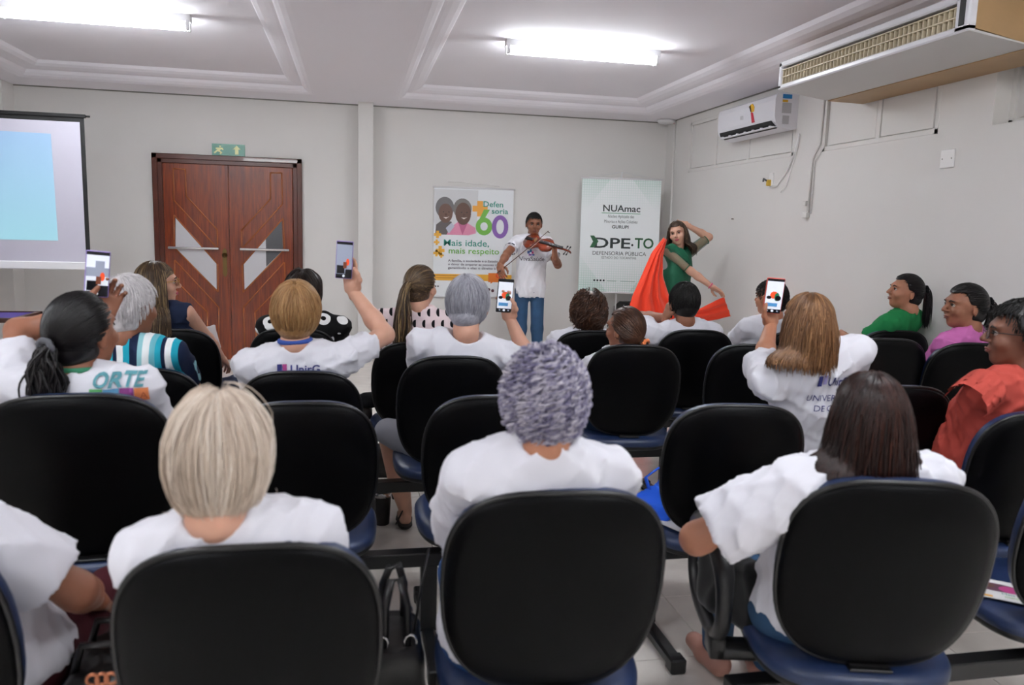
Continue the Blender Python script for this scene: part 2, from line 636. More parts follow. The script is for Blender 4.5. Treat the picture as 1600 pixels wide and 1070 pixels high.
def frame_from(y, zhint):
    y = np.asarray(y, float); y = y / np.linalg.norm(y)
    z = np.asarray(zhint, float); z = z - y * (z @ y); z /= np.linalg.norm(z)
    return np.stack([np.cross(y, z), y, z], 1)


# ------------------------------------------------------------------ hair
def tubes(Pn, rad, k=3):
    """Pn (n,m,3) strands to thin tubes, rad (m,) or (n,m)"""
    n, m, _ = Pn.shape
    T = np.gradient(Pn, axis=1)
    T /= np.linalg.norm(T, axis=2, keepdims=True) + 1e-9
    ref = Pn[:, 0] / (np.linalg.norm(Pn[:, 0], axis=1, keepdims=True) + 1e-9)
    a = np.cross(T[:, 0], ref + np.array([.013, .007, .011]))
    A = np.empty_like(Pn)
    for i in range(m):          # carried along the strand without twisting
        a = a - T[:, i] * (a * T[:, i]).sum(1, keepdims=True)
        a = a / (np.linalg.norm(a, axis=1, keepdims=True) + 1e-9)
        A[:, i] = a
    B = np.cross(A, T)
    r = np.broadcast_to(rad, (n, m))[..., None]
    ring = [Pn + (A * math.cos(2 * PI * q / k) + B * math.sin(2 * PI * q / k)) * r for q in range(k)]
    V = np.stack(ring, 2).reshape(-1, 3)
    base = np.arange(n * m).reshape(n, m)[:, :-1].ravel() * k
    F = []
    for q in range(k):
        q2 = (q + 1) % k
        F.append(np.stack([base + q, base + q2, base + k + q2, base + k + q], 1))
    return V, np.concatenate(F)


def hair_mat(name, cols, rough=.42):
    if name in MATS: return MATS[name]
    m = mat(name, cols[0], rough, .4)
    nt = m.node_tree
    at_ = node(m, 'ShaderNodeVertexColor'); at_.layer_name = 'hc'
    sp = node(m, 'ShaderNodeSeparateColor')
    rp = node(m, 'ShaderNodeValToRGB')
    el = rp.color_ramp.elements
    while len(el) < len(cols): el.new(.5)
    for i, c in enumerate(cols):
        el[i].position = i / (len(cols) - 1); el[i].color = (*lin(c), 1)
    nt.links.new(at_.outputs[0], sp.inputs[0]); nt.links.new(sp.outputs[0], rp.inputs[0])
    nt.links.new(rp.outputs[0], nt.nodes['Principled BSDF'].inputs['Base Color'])
    return m


HR = np.array([.083, .103, .104])     # hair surface over the skull (head frame)
HC0 = np.array([0, -.004, .010])


def onhead(u, off):
    return HC0 + u * (HR + off) / np.sqrt(((u * 1.0) ** 2).sum(1, keepdims=True))


def push_out(p, off, c=HC0, r=HR):
    q = (p - c) / (r + off)
    L = np.sqrt((q ** 2).sum(1, keepdims=True))
    return np.where(L < 1, c + q / np.maximum(L, 1e-6) * (r + off), p)


def hairline(u, low=.0):
    """True where hair may grow: not the face"""
    az = np.degrees(np.arctan2(np.abs(u[:, 0]), u[:, 1]))       # 0 front, 180 back
    lim = np.interp(az, [0, 40, 62, 80, 100, 130, 180], [.56, .52, .30, -.05, -.32, -.62 + low, -.72 + low])
    return u[:, 2] > lim


def make_hair(parent, o, R, style, m, n=900, length=.2, rad=.0022, bodies=(), tie=None, tail=.3, vol=.0, curl=0.0, seg=12,
              crown=(0, -.35, .94), scale=1.0, low=0.0, wave=0.0, part_x=None, tie_mat=None, tail_spread=.03, name='hair', seed=1, zend=None):
    """hair cap and strands in the head frame (o, R), placed in the coordinates of the thing"""
    g = np.random.default_rng(seed)
    down = R.T @ np.array([0, 0, -1.0])
    lb = [((R.T @ (np.asarray(c) - o)), np.asarray(r)) for c, r in bodies]
    # cap
    cap = Sdf(.02)
    cap.ell(HC0, HR + vol * .75 - .002)
    if style in ('long', 'bob'):
        cap.ell(HC0 + np.array([0, -.035, -.06]), np.array([.075, .065, .07]) + vol * .5)
    elif low > -.2:
        cap.ell(HC0 + np.array([0, -.04, -.055]), np.array([.058, .058, .05]) + vol * .3)
    # remove face
    cap.box(np.array([0, .10, -.085]), np.array([.12, .085, .115]), .02, k=.01, sub=True, R=rotm(0, -.28))
    if style not in ('long', 'bob'):
        for sx in (-1, 1):
            cap.ell(np.array([sx * .088, .012, -.035]), np.array([.03, .04, .05]), sub=True, k=.01)
        cap.plane((0, 0, -.115), (0, 0, -1))
    cv, cq = cap.mesh(.008 if n > 700 else .01)
    ccol = np.stack([np.clip(g.normal(.48, .10, len(cv)), 0, 1), np.zeros(len(cv))], 1)
    # roots
    u = g.normal(size=(n * 4, 3)); u /= np.linalg.norm(u, axis=1, keepdims=True)
    u = u[hairline(u, low)][:n]
    N = len(u)
    cr = np.asarray(crown, float); cr /= np.linalg.norm(cr)
    if style == 'bob' or (style == 'short' and length > .07):      # hair that starts at the crown covers the top
        k = int(N * .35)
        u[:k] = cr + g.normal(size=(k, 3)) * .16; u[:k] /= np.linalg.norm(u[:k], axis=1, keepdims=True)
    p = onhead(u, vol * g.random((N, 1)))
    pts = [p.copy()]
    offs = vol * (.4 + .6 * g.random((N, 1))) + .0015
    if style == 'pony':
        T = np.asarray(tie, float)
        tu = (T - HC0) / (HR); tu /= np.linalg.norm(tu)
        for i in range(1, seg):
            t = i / (seg - 1)
            d = u * (1 - t) + tu * t + 1e-4
            d /= np.linalg.norm(d, axis=1, keepdims=True)
            q = onhead(d, offs)
            if t > .8: q = q + (T + g.normal(size=(N, 3)) * .004 - q) * ((t - .8) / .2)
            pts.append(q)
        L = np.full((N, 1), 1.0)
    else:
        Ls = length * (.75 + .4 * g.random((N, 1)))
        d0 = p - (HC0 + cr * HR)
        if part_x is not None: d0 = p - (HC0 + np.stack([np.full(N, part_x), p[:, 1] * .6, np.full(N, .12)], 1))
        ph = g.random((N, 1)) * 2 * PI
        vel = d0 / (np.linalg.norm(d0, axis=1, keepdims=True) + 1e-6)
        ax1 = g.normal(size=(N, 3)); ax1 /= np.linalg.norm(ax1, axis=1, keepdims=True)
        cur = p.copy()
        frq = (.15 + .17 * g.random((N, 1))) * min(1, 15 / seg); camp = .5 + .9 * g.random((N, 1))
        for i in range(1, seg):
            ds = Ls / (seg - 1)
            nrm = (cur - HC0) / (HR ** 2); nrm /= np.linalg.norm(nrm, axis=1, keepdims=True)
            vel = vel * (.75 if style != 'short' else .85) + down * (.42 if style != 'short' else .16)
            if style in ('short', 'curly', 'bob'):
                tn = vel - nrm * (vel * nrm).sum(1, keepdims=True)
                hug = 1.0 if style == 'short' else (.8 if style == 'bob' else .6)
                vel = vel * (1 - hug) + tn * hug
            vel = vel + g.normal(size=(N, 3)) * (.05 if style != 'curly' else .12)
            vel /= np.linalg.norm(vel, axis=1, keepdims=True) + 1e-9
            cur = cur + vel * ds
            q = (cur - HC0) / (HR + offs)
            Lq = np.sqrt((q ** 2).sum(1, keepdims=True))
            if style in ('short', 'bob') and style == 'short':
                cur = HC0 + q / Lq * (HR + offs)
            else:
                cur = np.where(Lq < 1, HC0 + q / Lq * (HR + offs), cur)
                if style == 'bob':   # sides keep close to the neck
                    nk = np.abs(cur[:, 2] + .06) < .09
            for c_, r_ in lb:
                cur = push_out(cur, .004 + offs * .5, c_, r_)
            if style == 'bob': cur[:, 0] = np.clip(cur[:, 0], -.098, .098)
            # keep the face free
            if style in ('long', 'bob') or (style == 'curly' and length > .15):
                fr = (cur[:, 1] > .040) & (cur[:, 2] < .050)
                cur[fr, 1] = .040 - .02 * g.random(fr.sum())
                cur[fr, 0] = np.sign(cur[fr, 0] + 1e-6) * np.maximum(np.abs(cur[fr, 0]), .076)
            q2 = cur
            if curl > 0:
                w = 2 * PI * i * frq + ph
                side = np.cross(vel, ax1); side /= np.linalg.norm(side, axis=1, keepdims=True) + 1e-9
                q2 = cur + curl * camp * (np.cos(w) * side + np.sin(w) * np.cross(vel, side)) + nrm * curl * .6
            elif wave > 0:
                q2 = cur + np.array([1, 0, 0]) * wave * np.sin(i / seg * 9 + ph * .3 + cur[:, 1:2] * 30) * (i / seg)
            pts.append(q2)
    P_ = np.stack(pts, 1)
    if zend is not None:      # trimmed to one length
        zw = P_ @ (-down)
        lim = zend + g.normal(size=(N, 1)) * (.018 if style == 'bob' else .010)
        for i in range(1, P_.shape[1]):
            over = zw[:, i] < lim[:, 0]
            P_[over, i] = P_[over, i - 1] + (P_[over, i] - P_[over, i - 1]) * .05
            zw[over, i] = -9
    good = np.linalg.norm(np.diff(P_, axis=1), axis=2).max(1) < max(.045, length * .16)
    P_ = P_[good]; u = u[good]; N = len(u)
    tt = np.linspace(0, 1, P_.shape[1])
    rr = rad * (1 - .65 * tt ** 2) * np.minimum(1, .12 + tt * 7)
    V, F = tubes(P_, rr)
    sc = np.clip(g.normal(.5, .22, N), 0, 1)
    clump = .5 + .28 * np.sin(u[:, 0] * 9 + seed) * np.sin(np.arctan2(u[:, 0], -u[:, 1]) * 7 + seed * 2)
    sc = np.clip(sc * .6 + clump * .4, 0, 1)
    C = np.stack([np.repeat(sc, P_.shape[1] * 3), np.tile(np.repeat(tt, 3), N)], 1)
    Vw, Fw = joinm([(cv, cq), (V, F)])
    Cw = np.concatenate([ccol, C])
    W = (Vw * scale) @ R.T + o
    ho = link(name, mesh_np(name, W, Fw, True, col=Cw), m, parent)
    if style == 'pony':
        T = np.asarray(tie, float)
        nt_ = max(160, n // 3)
        out = T - HC0; out /= np.linalg.norm(out)
        st = T + g.normal(size=(nt_, 3)) * .007
        cur = st.copy(); vel = np.tile(out * .9, (nt_, 1)) + g.normal(size=(nt_, 3)) * .12
        Ls = tail * (.6 + .45 * g.random((nt_, 1)))
        side = g.normal(size=(nt_, 3)) * tail_spread
        pp = [cur.copy()]
        for i in range(1, 14):
            vel = vel * .62 + down * .5 + side * (.9 if i < 7 else -.35) + g.normal(size=(nt_, 3)) * .03
            vel /= np.linalg.norm(vel, axis=1, keepdims=True)
            cur = cur + vel * Ls / 13
            cur = push_out(cur, .006)
            for c_, r_ in lb: cur = push_out(cur, .006 + .012 * g.random((nt_, 1)), c_, r_)
            pp.append(cur + np.array([1, 0, 0]) * wave * np.sin(i * .8 + side[:, :1] * 40))
        P_ = np.stack(pp, 1)
        tt = np.linspace(0, 1, 14)
        V, F = tubes(P_, (rad * 1.7) * (1 - .7 * tt ** 3))
        C = np.stack([np.repeat(np.clip(g.normal(.55, .25, nt_), 0, 1), 14 * 3), np.tile(np.repeat(tt, 3), nt_)], 1)
        link('ponytail', mesh_np('ponytail', (V * scale) @ R.T + o, F, True, col=C), m, parent)
        if tie_mat:
            b = frame_from(out, (0, 0.1, 1))
            mb = MB()
            k = 14
            ring = []
            for q in range(k + 1):
                a = 2 * PI * q / k
                ring.append((T + (b[:, 0] * math.cos(a) + b[:, 2] * math.sin(a)) * .020 + out * (.012 + .003 * math.sin(5 * a))) * scale @ R.T + o)
            mb.tube(ring, .010, 8, cap=False)
            mb.build('hair_tie', tie_mat, parent, smooth=True)
    return ho


# ------------------------------------------------------------------ skin, cloth
SKIN = {}


def skin(name, col):
    m = mat('skin_' + name, col, .5, .4, var=(14, .06), bump=(160, .06, .001))
    m.node_tree.nodes['Principled BSDF'].inputs['Subsurface Weight'].default_value = .08
    m.node_tree.nodes['Principled BSDF'].inputs['Subsurface Radius'].default_value = (.01, .004, .002)
    return m


SK_LIGHT = skin('light', 'c99a84')
SK_TAN = skin('tan', 'a9745a')
SK_BROWN = skin('brown', '8a5a44')
SK_DARK = skin('dark', '6e4636')
M_EYEW = mat('eye_white', 'b9b0a8', .3)
M_EYED = mat('eye_iris', '1c120c', .15)
M_LIPD = mat('lip_brown', '7c4238', .45)
M_LIPP = mat('lip_pink', 'b03a5a', .4)
M_BROW = mat('brow_hair', '1a110c', .7)
M_TEE = mat('white_cotton', 'dadae2', .85, .2, bump=(500, .1, .0006), sheen=.2)
M_JEANS = mat('blue_denim', '33506f', .8, .2, bump=(400, .3, .001), var=(5, .25))
M_DENIMD = mat('dark_denim', '20334d', .8, .2, bump=(400, .3, .001), var=(5, .2))
M_BLKCLOTH = mat('black_cloth', '101013', .8, .2)
M_GREYCLOTH = mat('grey_cloth', '9a9da5', .85, .2, bump=(300, .2, .001))
M_MAROON = mat('maroon_cloth', '3b1018', .8, .2, bump=(300, .2, .001))
M_NAVY = mat('navy_cloth', '1d2740', .8, .2)
M_SHOE = mat('dark_shoe', '1b1512', .5, .4)


def hand(sd, o, R, side, curl=.5, spread=.12, thumb=.5, s=1.0, open_=None):
    """a hand in the frame R (x towards the little finger for side=+1 right hand, y along the hand, z out of the back)"""
    def W(p): return o + R @ (np.asarray(p, float) * np.array([side, 1, 1]) * s)
    sd.box(W((0, .048, 0)), np.array([.030, .038, .006]) * s, .008 * s, R=R, k=.012)
    sd.cone(W((0, -.02, 0)), W((0, .02, 0)), .024 * s, .028 * s, k=.02)
    fl = [(-.029, .088, .070), (-.010, .093, .078), (.010, .090, .073), (.028, .082, .058)]
    for i, (x, y, L) in enumerate(fl):
        cu = curl * (1 + .12 * i) if open_ is None else open_[i]
        a = 0.25 * cu
        p = np.array([x, y, 0.0])
        sp = (i - 1.5) * spread
        r = (.0092, .0094, .0090, .0080)[i] * s
        for j, l in enumerate((.45, .32, .23)):
            dirv = np.array([math.sin(sp) * math.cos(a), math.cos(a) * math.cos(sp), -math.sin(a)])
            q = p + dirv * L * l
            sd.cone(W(p), W(q), r * (1 - .09 * j), r * (.92 - .1 * j), k=.006)
            p = q
            a += cu * (.75, .6, .3)[j]
    b = np.array([-.026, .022, -.006])
    t1 = b + np.array([-.028, .026, -.012 - .012 * thumb])
    t2 = t1 + np.array([-.010 + .012 * thumb, .030, -.006 - .014 * thumb])
    t3 = t2 + np.array([.002 + .010 * thumb, .024, -.002 - .008 * thumb])
    sd.cone(W(b), W(t1), .015 * s, .0125 * s, k=.012)
    sd.cone(W(t1), W(t2), .0118 * s, .0105 * s, k=.006)
    sd.cone(W(t2), W(t3), .0102 * s, .0085 * s, k=.006)
    return sd


def head_sdf(o, R, s=1.0, neck=None, fem=0.0):
    sd = Sdf(.018)
    def W(p): return o + R @ (np.asarray(p, float) * s)
    def E(c, r, **k): sd.ell(W(c), np.asarray(r) * s, R=R, **k)
    E((0, -.006, .012), (.076, .096, .092))
    E((0, .030, -.045), (.058, .062, .068))
    E((0, .056, -.088), (.030 - .004 * fem, .030, .024))
    E((0, .078, .026), (.052, .018, .016))
    for sx in (-1, 1):
        E((sx * .040, .062, -.030), (.026, .026, .024))
        E((sx * .031, .100, .004), (.017, .014, .011), sub=True, k=.012)
        E((sx * .079, -.008, -.022), (.007, .018, .029), R_=None) if False else sd.ell(W((sx * .079, -.008, -.020)), np.array([.007, .017, .028]) * s, R=R @ rotm(sx * -.35), k=.006)
    sd.cone(W((0, .092, .012)), W((0, .113, -.022)), .007 * s, .011 * s, k=.012)
    for sx in (-1, 1):
        sd.ell(W((sx * .010, .100, -.027)), np.array([.008, .009, .007]) * s, R=R, k=.006)
    E((0, .086, -.053), (.022, .014, .007), k=.006)
    E((0, .084, -.064), (.018, .013, .008), k=.006)
    if neck is not None:
        nb, r = neck
        sd.cone(W((0, -.022, -.07)), nb, .050 * s, r, k=.03)
        sd.cone(nb, np.asarray(nb) + (np.asarray(W((0, .06, -.2))) - nb) * .5 + np.array([0, 0, -.05]), r * .95, r * .85, k=.03)
    return sd


def face_bits(parent, o, R, s, lips, brow=M_BROW):
    def W(p): return o + R @ (np.asarray(p, float) * s)
    M4 = Matrix([[*R[0], 0], [*R[1], 0], [*R[2], 0], [0, 0, 0, 1]])
    for sx in (-1, 1):
        c = W((sx * .031, .0785, .003))
        e = MB().lathe([(.0001, -.0105), (.006, -.0088), (.0094, -.0046), (.0105, 0), (.0094, .0046), (.006, .0088), (.0001, .0105)], 12, M=Matrix.Translation(Vector(c)) @ Matrix.Scale(s, 4))
        eo = e.build('eye', M_EYEW, parent, smooth=True)
        c2 = W((sx * .031, .0858, .003))
        MB().lathe([(.0001, -.0056), (.0052, -.0036), (.0068, 0), (.0052, .0036), (.0001, .0056)], 10, M=Matrix.Translation(Vector(c2)) @ Matrix.Scale(s, 4)).build('iris', M_EYED, eo, smooth=True)
        MB().tube([W((sx * .016, .0965, .021)), W((sx * .030, .0955, .027)), W((sx * .048, .084, .022))], [.0025 * s, .0036 * s, .002 * s], 6, flat=1).build('eyebrow', brow, parent, smooth=True)
        MB().tube([W((sx * .018, .0885, .0062)), W((sx * .031, .0915, .0110)), W((sx * .045, .0820, .0062))], [.0014 * s, .0030 * s, .0016 * s], 5).build('eyelid', brow, parent, smooth=True)
    mb = MB()
    mb.tube([W((-.023, .090, -.0575)), W((-.010, .1005, -.053)), W((0, .1015, -.0545)), W((.010, .1005, -.053)), W((.023, .090, -.0575))], [.001 * s, .0035 * s, .0032 * s, .0035 * s, .001 * s], 6)
    mb.tube([W((-.021, .090, -.0585)), W((-.008, .0985, -.063)), W((.008, .0985, -.063)), W((.021, .090, -.0585))], [.001 * s, .0045 * s, .0045 * s, .001 * s], 6)
    mb.build('lips', lips, parent, smooth=True)


def wrinkle(amp, seed, fx=1.0):
    """soft cloth folds: broken ridges in a few directions"""
    g = np.random.default_rng(seed)
    W = []
    for _ in range(4):
        d = g.normal(size=3) * np.array([1, .8, .55]); d /= np.linalg.norm(d)
        W.append((d * 30 * fx * (.75 + .6 * g.random()), g.random() * 6, g.normal(size=3) * 11, g.random() * 6, g.normal(size=3) * 9, g.random() * 6))

    def f(P):
        d = 0
        for k, p, k2, p2, k3, p3 in W:
            m = np.clip(np.sin(P @ k3 + p3) + .25, 0, 1)
            d = d - m * (1 - np.abs(np.sin(P @ k + p + 1.1 * np.sin(P @ k2 + p2)))) ** 2.2
        return (d + .35) * amp * 1.5
    return f


def two_bone(a, c, l1, l2, hint):
    """elbow between a and c"""
    a = np.asarray(a, float); c = np.asarray(c, float)
    d = c - a; L = np.linalg.norm(d)
    L = min(L, (l1 + l2) * .999); d = d / np.linalg.norm(d)
    x = (l1 * l1 - l2 * l2 + L * L) / (2 * L)
    h = math.sqrt(max(l1 * l1 - x * x, 0))
    n = np.asarray(hint, float); n = n - d * (n @ d); n /= np.linalg.norm(n) + 1e-9
    return a + d * x + n * h, a + d * L


def person(label, root, yaw, head, hyaw=0, hpitch=0, hroll=0, sk=SK_TAN, s=1.0, sw=.175, girth=1.0, top=M_TEE, top_name='t_shirt',
           sleeve=.62, sleeve_r=.060, arms=None, legs='sit', bottom=M_DENIMD, bottom_name='trousers', shoe=M_SHOE, hair=None, face=None,
           collar=None, hip=None, knees=None, ankles=None, fine=False, wr=.0052, seed=1, chest_f=0.0, neck_r=.052, torso_k=.05, drop=.028,
           shoulder_off=None, fem=0.0, hem=-.09, neck_open=.058, lower_leg=True, hs=None):
    """root: floor point under the hips; head: world centre of the skull. Arms: {'L','R'} -> dict(hand=, elbow=hint, dir=, palm=, curl=)"""
    root = np.array([root[0], root[1], 0.0])
    Rz = rotm(yaw)
    loc = lambda p: Rz.T @ (np.asarray(p, float) - root)
    E0 = empty('person', root, yaw, label, 'person')
    H = loc(head)
    Rh = rotm(hyaw, hpitch, hroll)
    hs = hs or s
    hip = np.array([0, 0, .55]) if hip is None else loc(hip)
    nb = H + Rh @ np.array([0, -.045, -.112]) * hs * .55 + np.array([0, -.025, -.122]) * hs * .45       # neck base
    up = nb - hip; upn = up / np.linalg.norm(up)
    rgt = np.array([1.0, 0, 0]); rgt = rgt - upn * (rgt @ upn); rgt /= np.linalg.norm(rgt)
    fwd = np.cross(upn, rgt)
    if shoulder_off is not None:
        rgt = rgt + np.asarray(shoulder_off); rgt /= np.linalg.norm(rgt)
    sh = {'L': nb - rgt * sw - upn * (.055 + drop) * s, 'R': nb + rgt * sw - upn * (.055 + drop) * s}
    A = {}
    for k, sx in (('L', -1), ('R', 1)):
        a = dict((arms or {}).get(k, {}))
        if 'hand' in a: hnd = loc(a['hand'])
        else:
            hnd = np.array([sx * .10, hip[1] + .36, .60]) if legs == 'sit' else sh[k] + np.array([sx * .08, .08, -.5])
        hint = Rz.T @ np.asarray(a['elbow'], float) if 'elbow' in a else np.array([sx * .7, -.5, -.6])
        el, hw = two_bone(sh[k], hnd, .285 * s, .245 * s, hint)
        a.update(el=el, hw=hw)
        A[k] = a
    # --- skin: head and neck, arms, hands
    parts = []
    hsdf = head_sdf(H, Rh, hs, (nb, neck_r * s), fem)
    parts.append(hsdf.mesh(.0065 if (fine or face) else .008))
    for k, sx in (('L', -1), ('R', 1)):
        a = A[k]
        ar = a.get('r', 1.0)
        asd = Sdf(.02)
        asd.cone(sh[k], a['el'], .048 * s * ar, .040 * s * ar)
        fo = a['hw'] - a['el']
        asd.cone(a['el'], a['el'] + fo * .35, .041 * s * ar, .040 * s * ar)
        asd.cone(a['el'] + fo * .35, a['hw'], .040 * s * ar, .026 * s * ar)
        parts.append(asd.mesh(.009))
        hd = Sdf(.008)
        hdir = Rz.T @ np.asarray(a['dir'], float) if 'dir' in a else fo / np.linalg.norm(fo)
        palm = Rz.T @ np.asarray(a['palm'], float) if 'palm' in a else np.array([-sx * .5, .0, -1.0])
        Rhand = frame_from(hdir, -palm)
        hand(hd, a['hw'], Rhand, sx, a.get('curl', .55), thumb=a.get('thumb', .5), s=s * .97, open_=a.get('open'))
        parts.append(hd.mesh(.0042 if 'hand' in a else .0065))
    bare = bottom is None or lower_leg == 'bare'
    # --- legs
    if legs == 'sit':
        kn = {'L': np.array([-.11, hip[1] + .43, .50]), 'R': np.array([.11, hip[1] + .43, .50])}
        an = {'L': np.array([-.12, hip[1] + .46, .09]), 'R': np.array([.12, hip[1] + .46, .09])}
    else:
        kn = {'L': np.array([-.10, hip[1] + .02, .49]), 'R': np.array([.10, hip[1] + .02, .49])}
        an = {'L': np.array([-.11, hip[1] - .02, .09]), 'R': np.array([.11, hip[1] - .02, .09])}
    for d_, src in ((kn, knees), (an, ankles)):
        for k in (src or {}): d_[k] = loc(src[k])
    bsd = Sdf(.03)
    bsd.ell(hip + np.array([0, .0, -.01]), np.array([.165 * girth, .135 * girth, .115]))
    legparts = []
    for k, sx in (('L', -1), ('R', 1)):
        hj = hip + np.array([sx * .085, .0, -.03])
        bsd.cone(hj, kn[k], .088 * s * min(girth, 1.15), .066 * s)
        if lower_leg is True:
            bsd.cone(kn[k], an[k] + np.array([0, 0, .02]), .064 * s, .052 * s, cut=(an[k] + np.array([0, 0, -.02]), (0, 0, -1)))
        ls = Sdf(.02)
        ls.cone(kn[k], an[k] * .65 + kn[k] * .35, .052 * s, .054 * s)
        ls.cone(an[k] * .65 + kn[k] * .35, an[k], .053 * s, .034 * s)
        ft = an[k] + np.array([sx * .02, .13, -.055])
        ls.cone(an[k] + np.array([0, -.02, -.04]), an[k] + np.array([sx * .01, .07, -.045]), .032 * s, .032 * s)
        ls.cone(an[k] + np.array([sx * .01, .07, -.045]), ft, .032 * s, .022 * s)
        if lower_leg == 'bare': parts.append(ls.mesh(.01))
        ss = Sdf(.015)
        ss.cone(an[k] + np.array([0, -.03, -.05]), an[k] + np.array([sx * .01, .06, -.052]), .042 * s, .044 * s)
        ss.cone(an[k] + np.array([sx * .01, .06, -.052]), ft + np.array([0, .02, -.002]), .043 * s, .032 * s)
        ss.plane((0, 0, .004), (0, 0, -1))
        if lower_leg == 'bare': ss.plane((0, 0, .032), (0, 0, 1))
        legparts.append(ss)
    V, Q = joinm(parts)
    body = link('body', mesh_np('body', V, Q), sk, E0)
    link(bottom_name, mesh_np(bottom_name, *bsd.mesh(.013)), bottom, E0)
    for ss in legparts: link('shoe', mesh_np('shoe', *ss.mesh(.009)), shoe, E0)
    # --- top
    t = Sdf(torso_k)
    l = lambda a: hip + up * a
    t.ell(l(.02), np.array([.172 * girth, .140 * girth, .13]))
    t.ell(l(.30) + fwd * .02 * girth, np.array([.160 * girth, .130 * girth, .17]))
    t.ell(l(.62) + fwd * (.015 + chest_f), np.array([.168 * (sw / .175) * (.6 + .4 * girth), .118 * girth, .17]))
    t.cone(sh['L'] * .72 + sh['R'] * .28 - upn * .02, sh['R'] * .72 + sh['L'] * .28 - upn * .02, .088 * girth ** .5, .088 * girth ** .5)
    t.cone(nb - upn * .02, sh['L'], .050 * s, .056 * s, k=.045); t.cone(nb - upn * .02, sh['R'], .050 * s, .056 * s, k=.045)
    for k in 'LR':
        el = A[k]['el']; d_ = el - sh[k]
        if sleeve > 0:
            d2 = d_ / np.linalg.norm(d_)
            e = sh[k] + d_ * min(sleeve, 1.0)
            if sleeve > 1.05:      # long sleeve
                hw = A[k]['hw']
                t.cone(sh[k], el, sleeve_r * s, sleeve_r * .85 * s, k=.03)
                d3 = (hw - el); e = el + d3 * (sleeve - 1)
                t.cone(el, hw, sleeve_r * .85 * s, sleeve_r * .7 * s, k=.02, cut=(e, d3 / np.linalg.norm(d3)))
            else:
                t.cone(sh[k], e + d2 * .08, sleeve_r * .97 * s, sleeve_r * 1.18 * s, k=.03, cut=(e, d2))
    if sleeve <= 0:
        for k in 'LR': t.ell(sh[k] + (sh[k] - nb) * .38, np.array([.05, .09, .09]), sub=True, k=.01)
    t.cone(nb + upn * .02 + fwd * .01, nb + upn * .14 + fwd * .02, neck_open * s, (neck_open + .02) * s, k=.012, sub=True)
    if legs == 'stand':
        t.box(l(.17), np.array([.115 * girth, .055 * girth, .18]), .045, k=.05)
        t.plane(hip + np.array([0, 0, hem]), (0, 0, -1))
    if wr: t.post.append(wrinkle(wr, seed)); t.post.append(wrinkle(wr * .8, seed + 50, 1.8))
    V, Q = t.mesh(.0085 if fine else .0115)
    shirt = link(top_name, mesh_np(top_name, V, Q), top, E0)
    if collar:
        mb = MB(); n = 28; ring = []
        for q in range(n + 1):
            a_ = 2 * PI * q / n
            rr_ = (neck_open + .001) * s
            ring.append(nb + rgt * math.cos(a_) * rr_ + fwd * (math.sin(a_) * rr_ * .95 + .012) + upn * (.010 - .018 * math.sin(a_)) * s)
        mb.tube(ring, .010, 8, cap=False)
        mb.build('collar', collar, E0, smooth=True)
    face_bits(E0, H, Rh, hs, face or M_LIPD)
    if hair:
        hk = dict(hair)
        bodies = [(l(.60) + fwd * .0, np.array([.18 * sw / .175, .128 * girth, .24])), (nb - upn * .07, np.array([sw + .03, .09, .085]))] if hk.pop('drape', True) else []
        make_hair(E0, H, Rh, m=hk.pop('m'), bodies=bodies, scale=hs, seed=seed, **hk)
    return dict(E=E0, H=H, Rh=Rh, nb=nb, sh=sh, A=A, shirt=shirt, hip=hip, l=l, fwd=fwd, rgt=rgt, upn=upn, root=root, Rz=Rz, loc=loc)


# ------------------------------------------------------------------ lettering
def text_mesh(txt, size, bold=0.0, spacing=1.0, shear=0.0, align='LEFT'):
    cu = bpy.data.curves.new('lettering', 'FONT')
    cu.body = txt; cu.size = size; cu.align_x = align; cu.resolution_u = 3
    cu.offset = bold; cu.space_character = spacing; cu.shear = shear
    o = bpy.data.objects.new('lettering', cu)
    COL.objects.link(o)
    dg = bpy.context.evaluated_depsgraph_get()
    me = bpy.data.meshes.new_from_object(o.evaluated_get(dg))
    bpy.data.objects.remove(o); bpy.data.curves.remove(cu)
    n = len(me.vertices)
    V = np.zeros(n * 3, np.float32); me.vertices.foreach_get('co', V); V = V.reshape(-1, 3)
    F = [list(p.vertices) for p in me.polygons]
    bpy.data.meshes.remove(me)
    return V, F


def put_text(txt, frame, size, m, parent, width=None, align='LEFT', name='lettering', **k):
    """frame(u, v) -> point; width fits the text to that many metres"""
    V, F = text_mesh(txt, size, align=align, **k)
    if width:
        w0 = V[:, 0].max() - V[:, 0].min()
        V[:, 0] *= width / w0
    me = bpy.data.meshes.new(name)
    me.from_pydata([tuple(frame(float(v[0]), float(v[1]))) for v in V], [], F)
    me.update()
    return link(name, me, m, parent)

# ------------------------------------------------------------------ chairs
M_VINYL = mat('blue_vinyl', '19294a', .38, .5, bump=(220, .25, .0015), var=(7, .12))
M_SHELL = mat('black_back_vinyl', '030304', .40, .09, bump=(260, .3, .0012))
M_PIPE = mat('black_piping', '060608', .35, .5)
ZT = .97
BW, BH = .478, .505


def sup(n, w, h, e=3.2, nar=.10):
    out = []
    for i in range(n):
        a = 2 * PI * i / n
        c, s_ = math.cos(a), math.sin(a)
        x = math.copysign(abs(c) ** (2 / e), c); z = math.copysign(abs(s_) ** (2 / e), s_)
        k = 1 - nar * max(0, -z) ** 1.4 - .04 * max(0, z) ** 2
        out.append((x * w / 2 * k, z * h / 2))
    return out


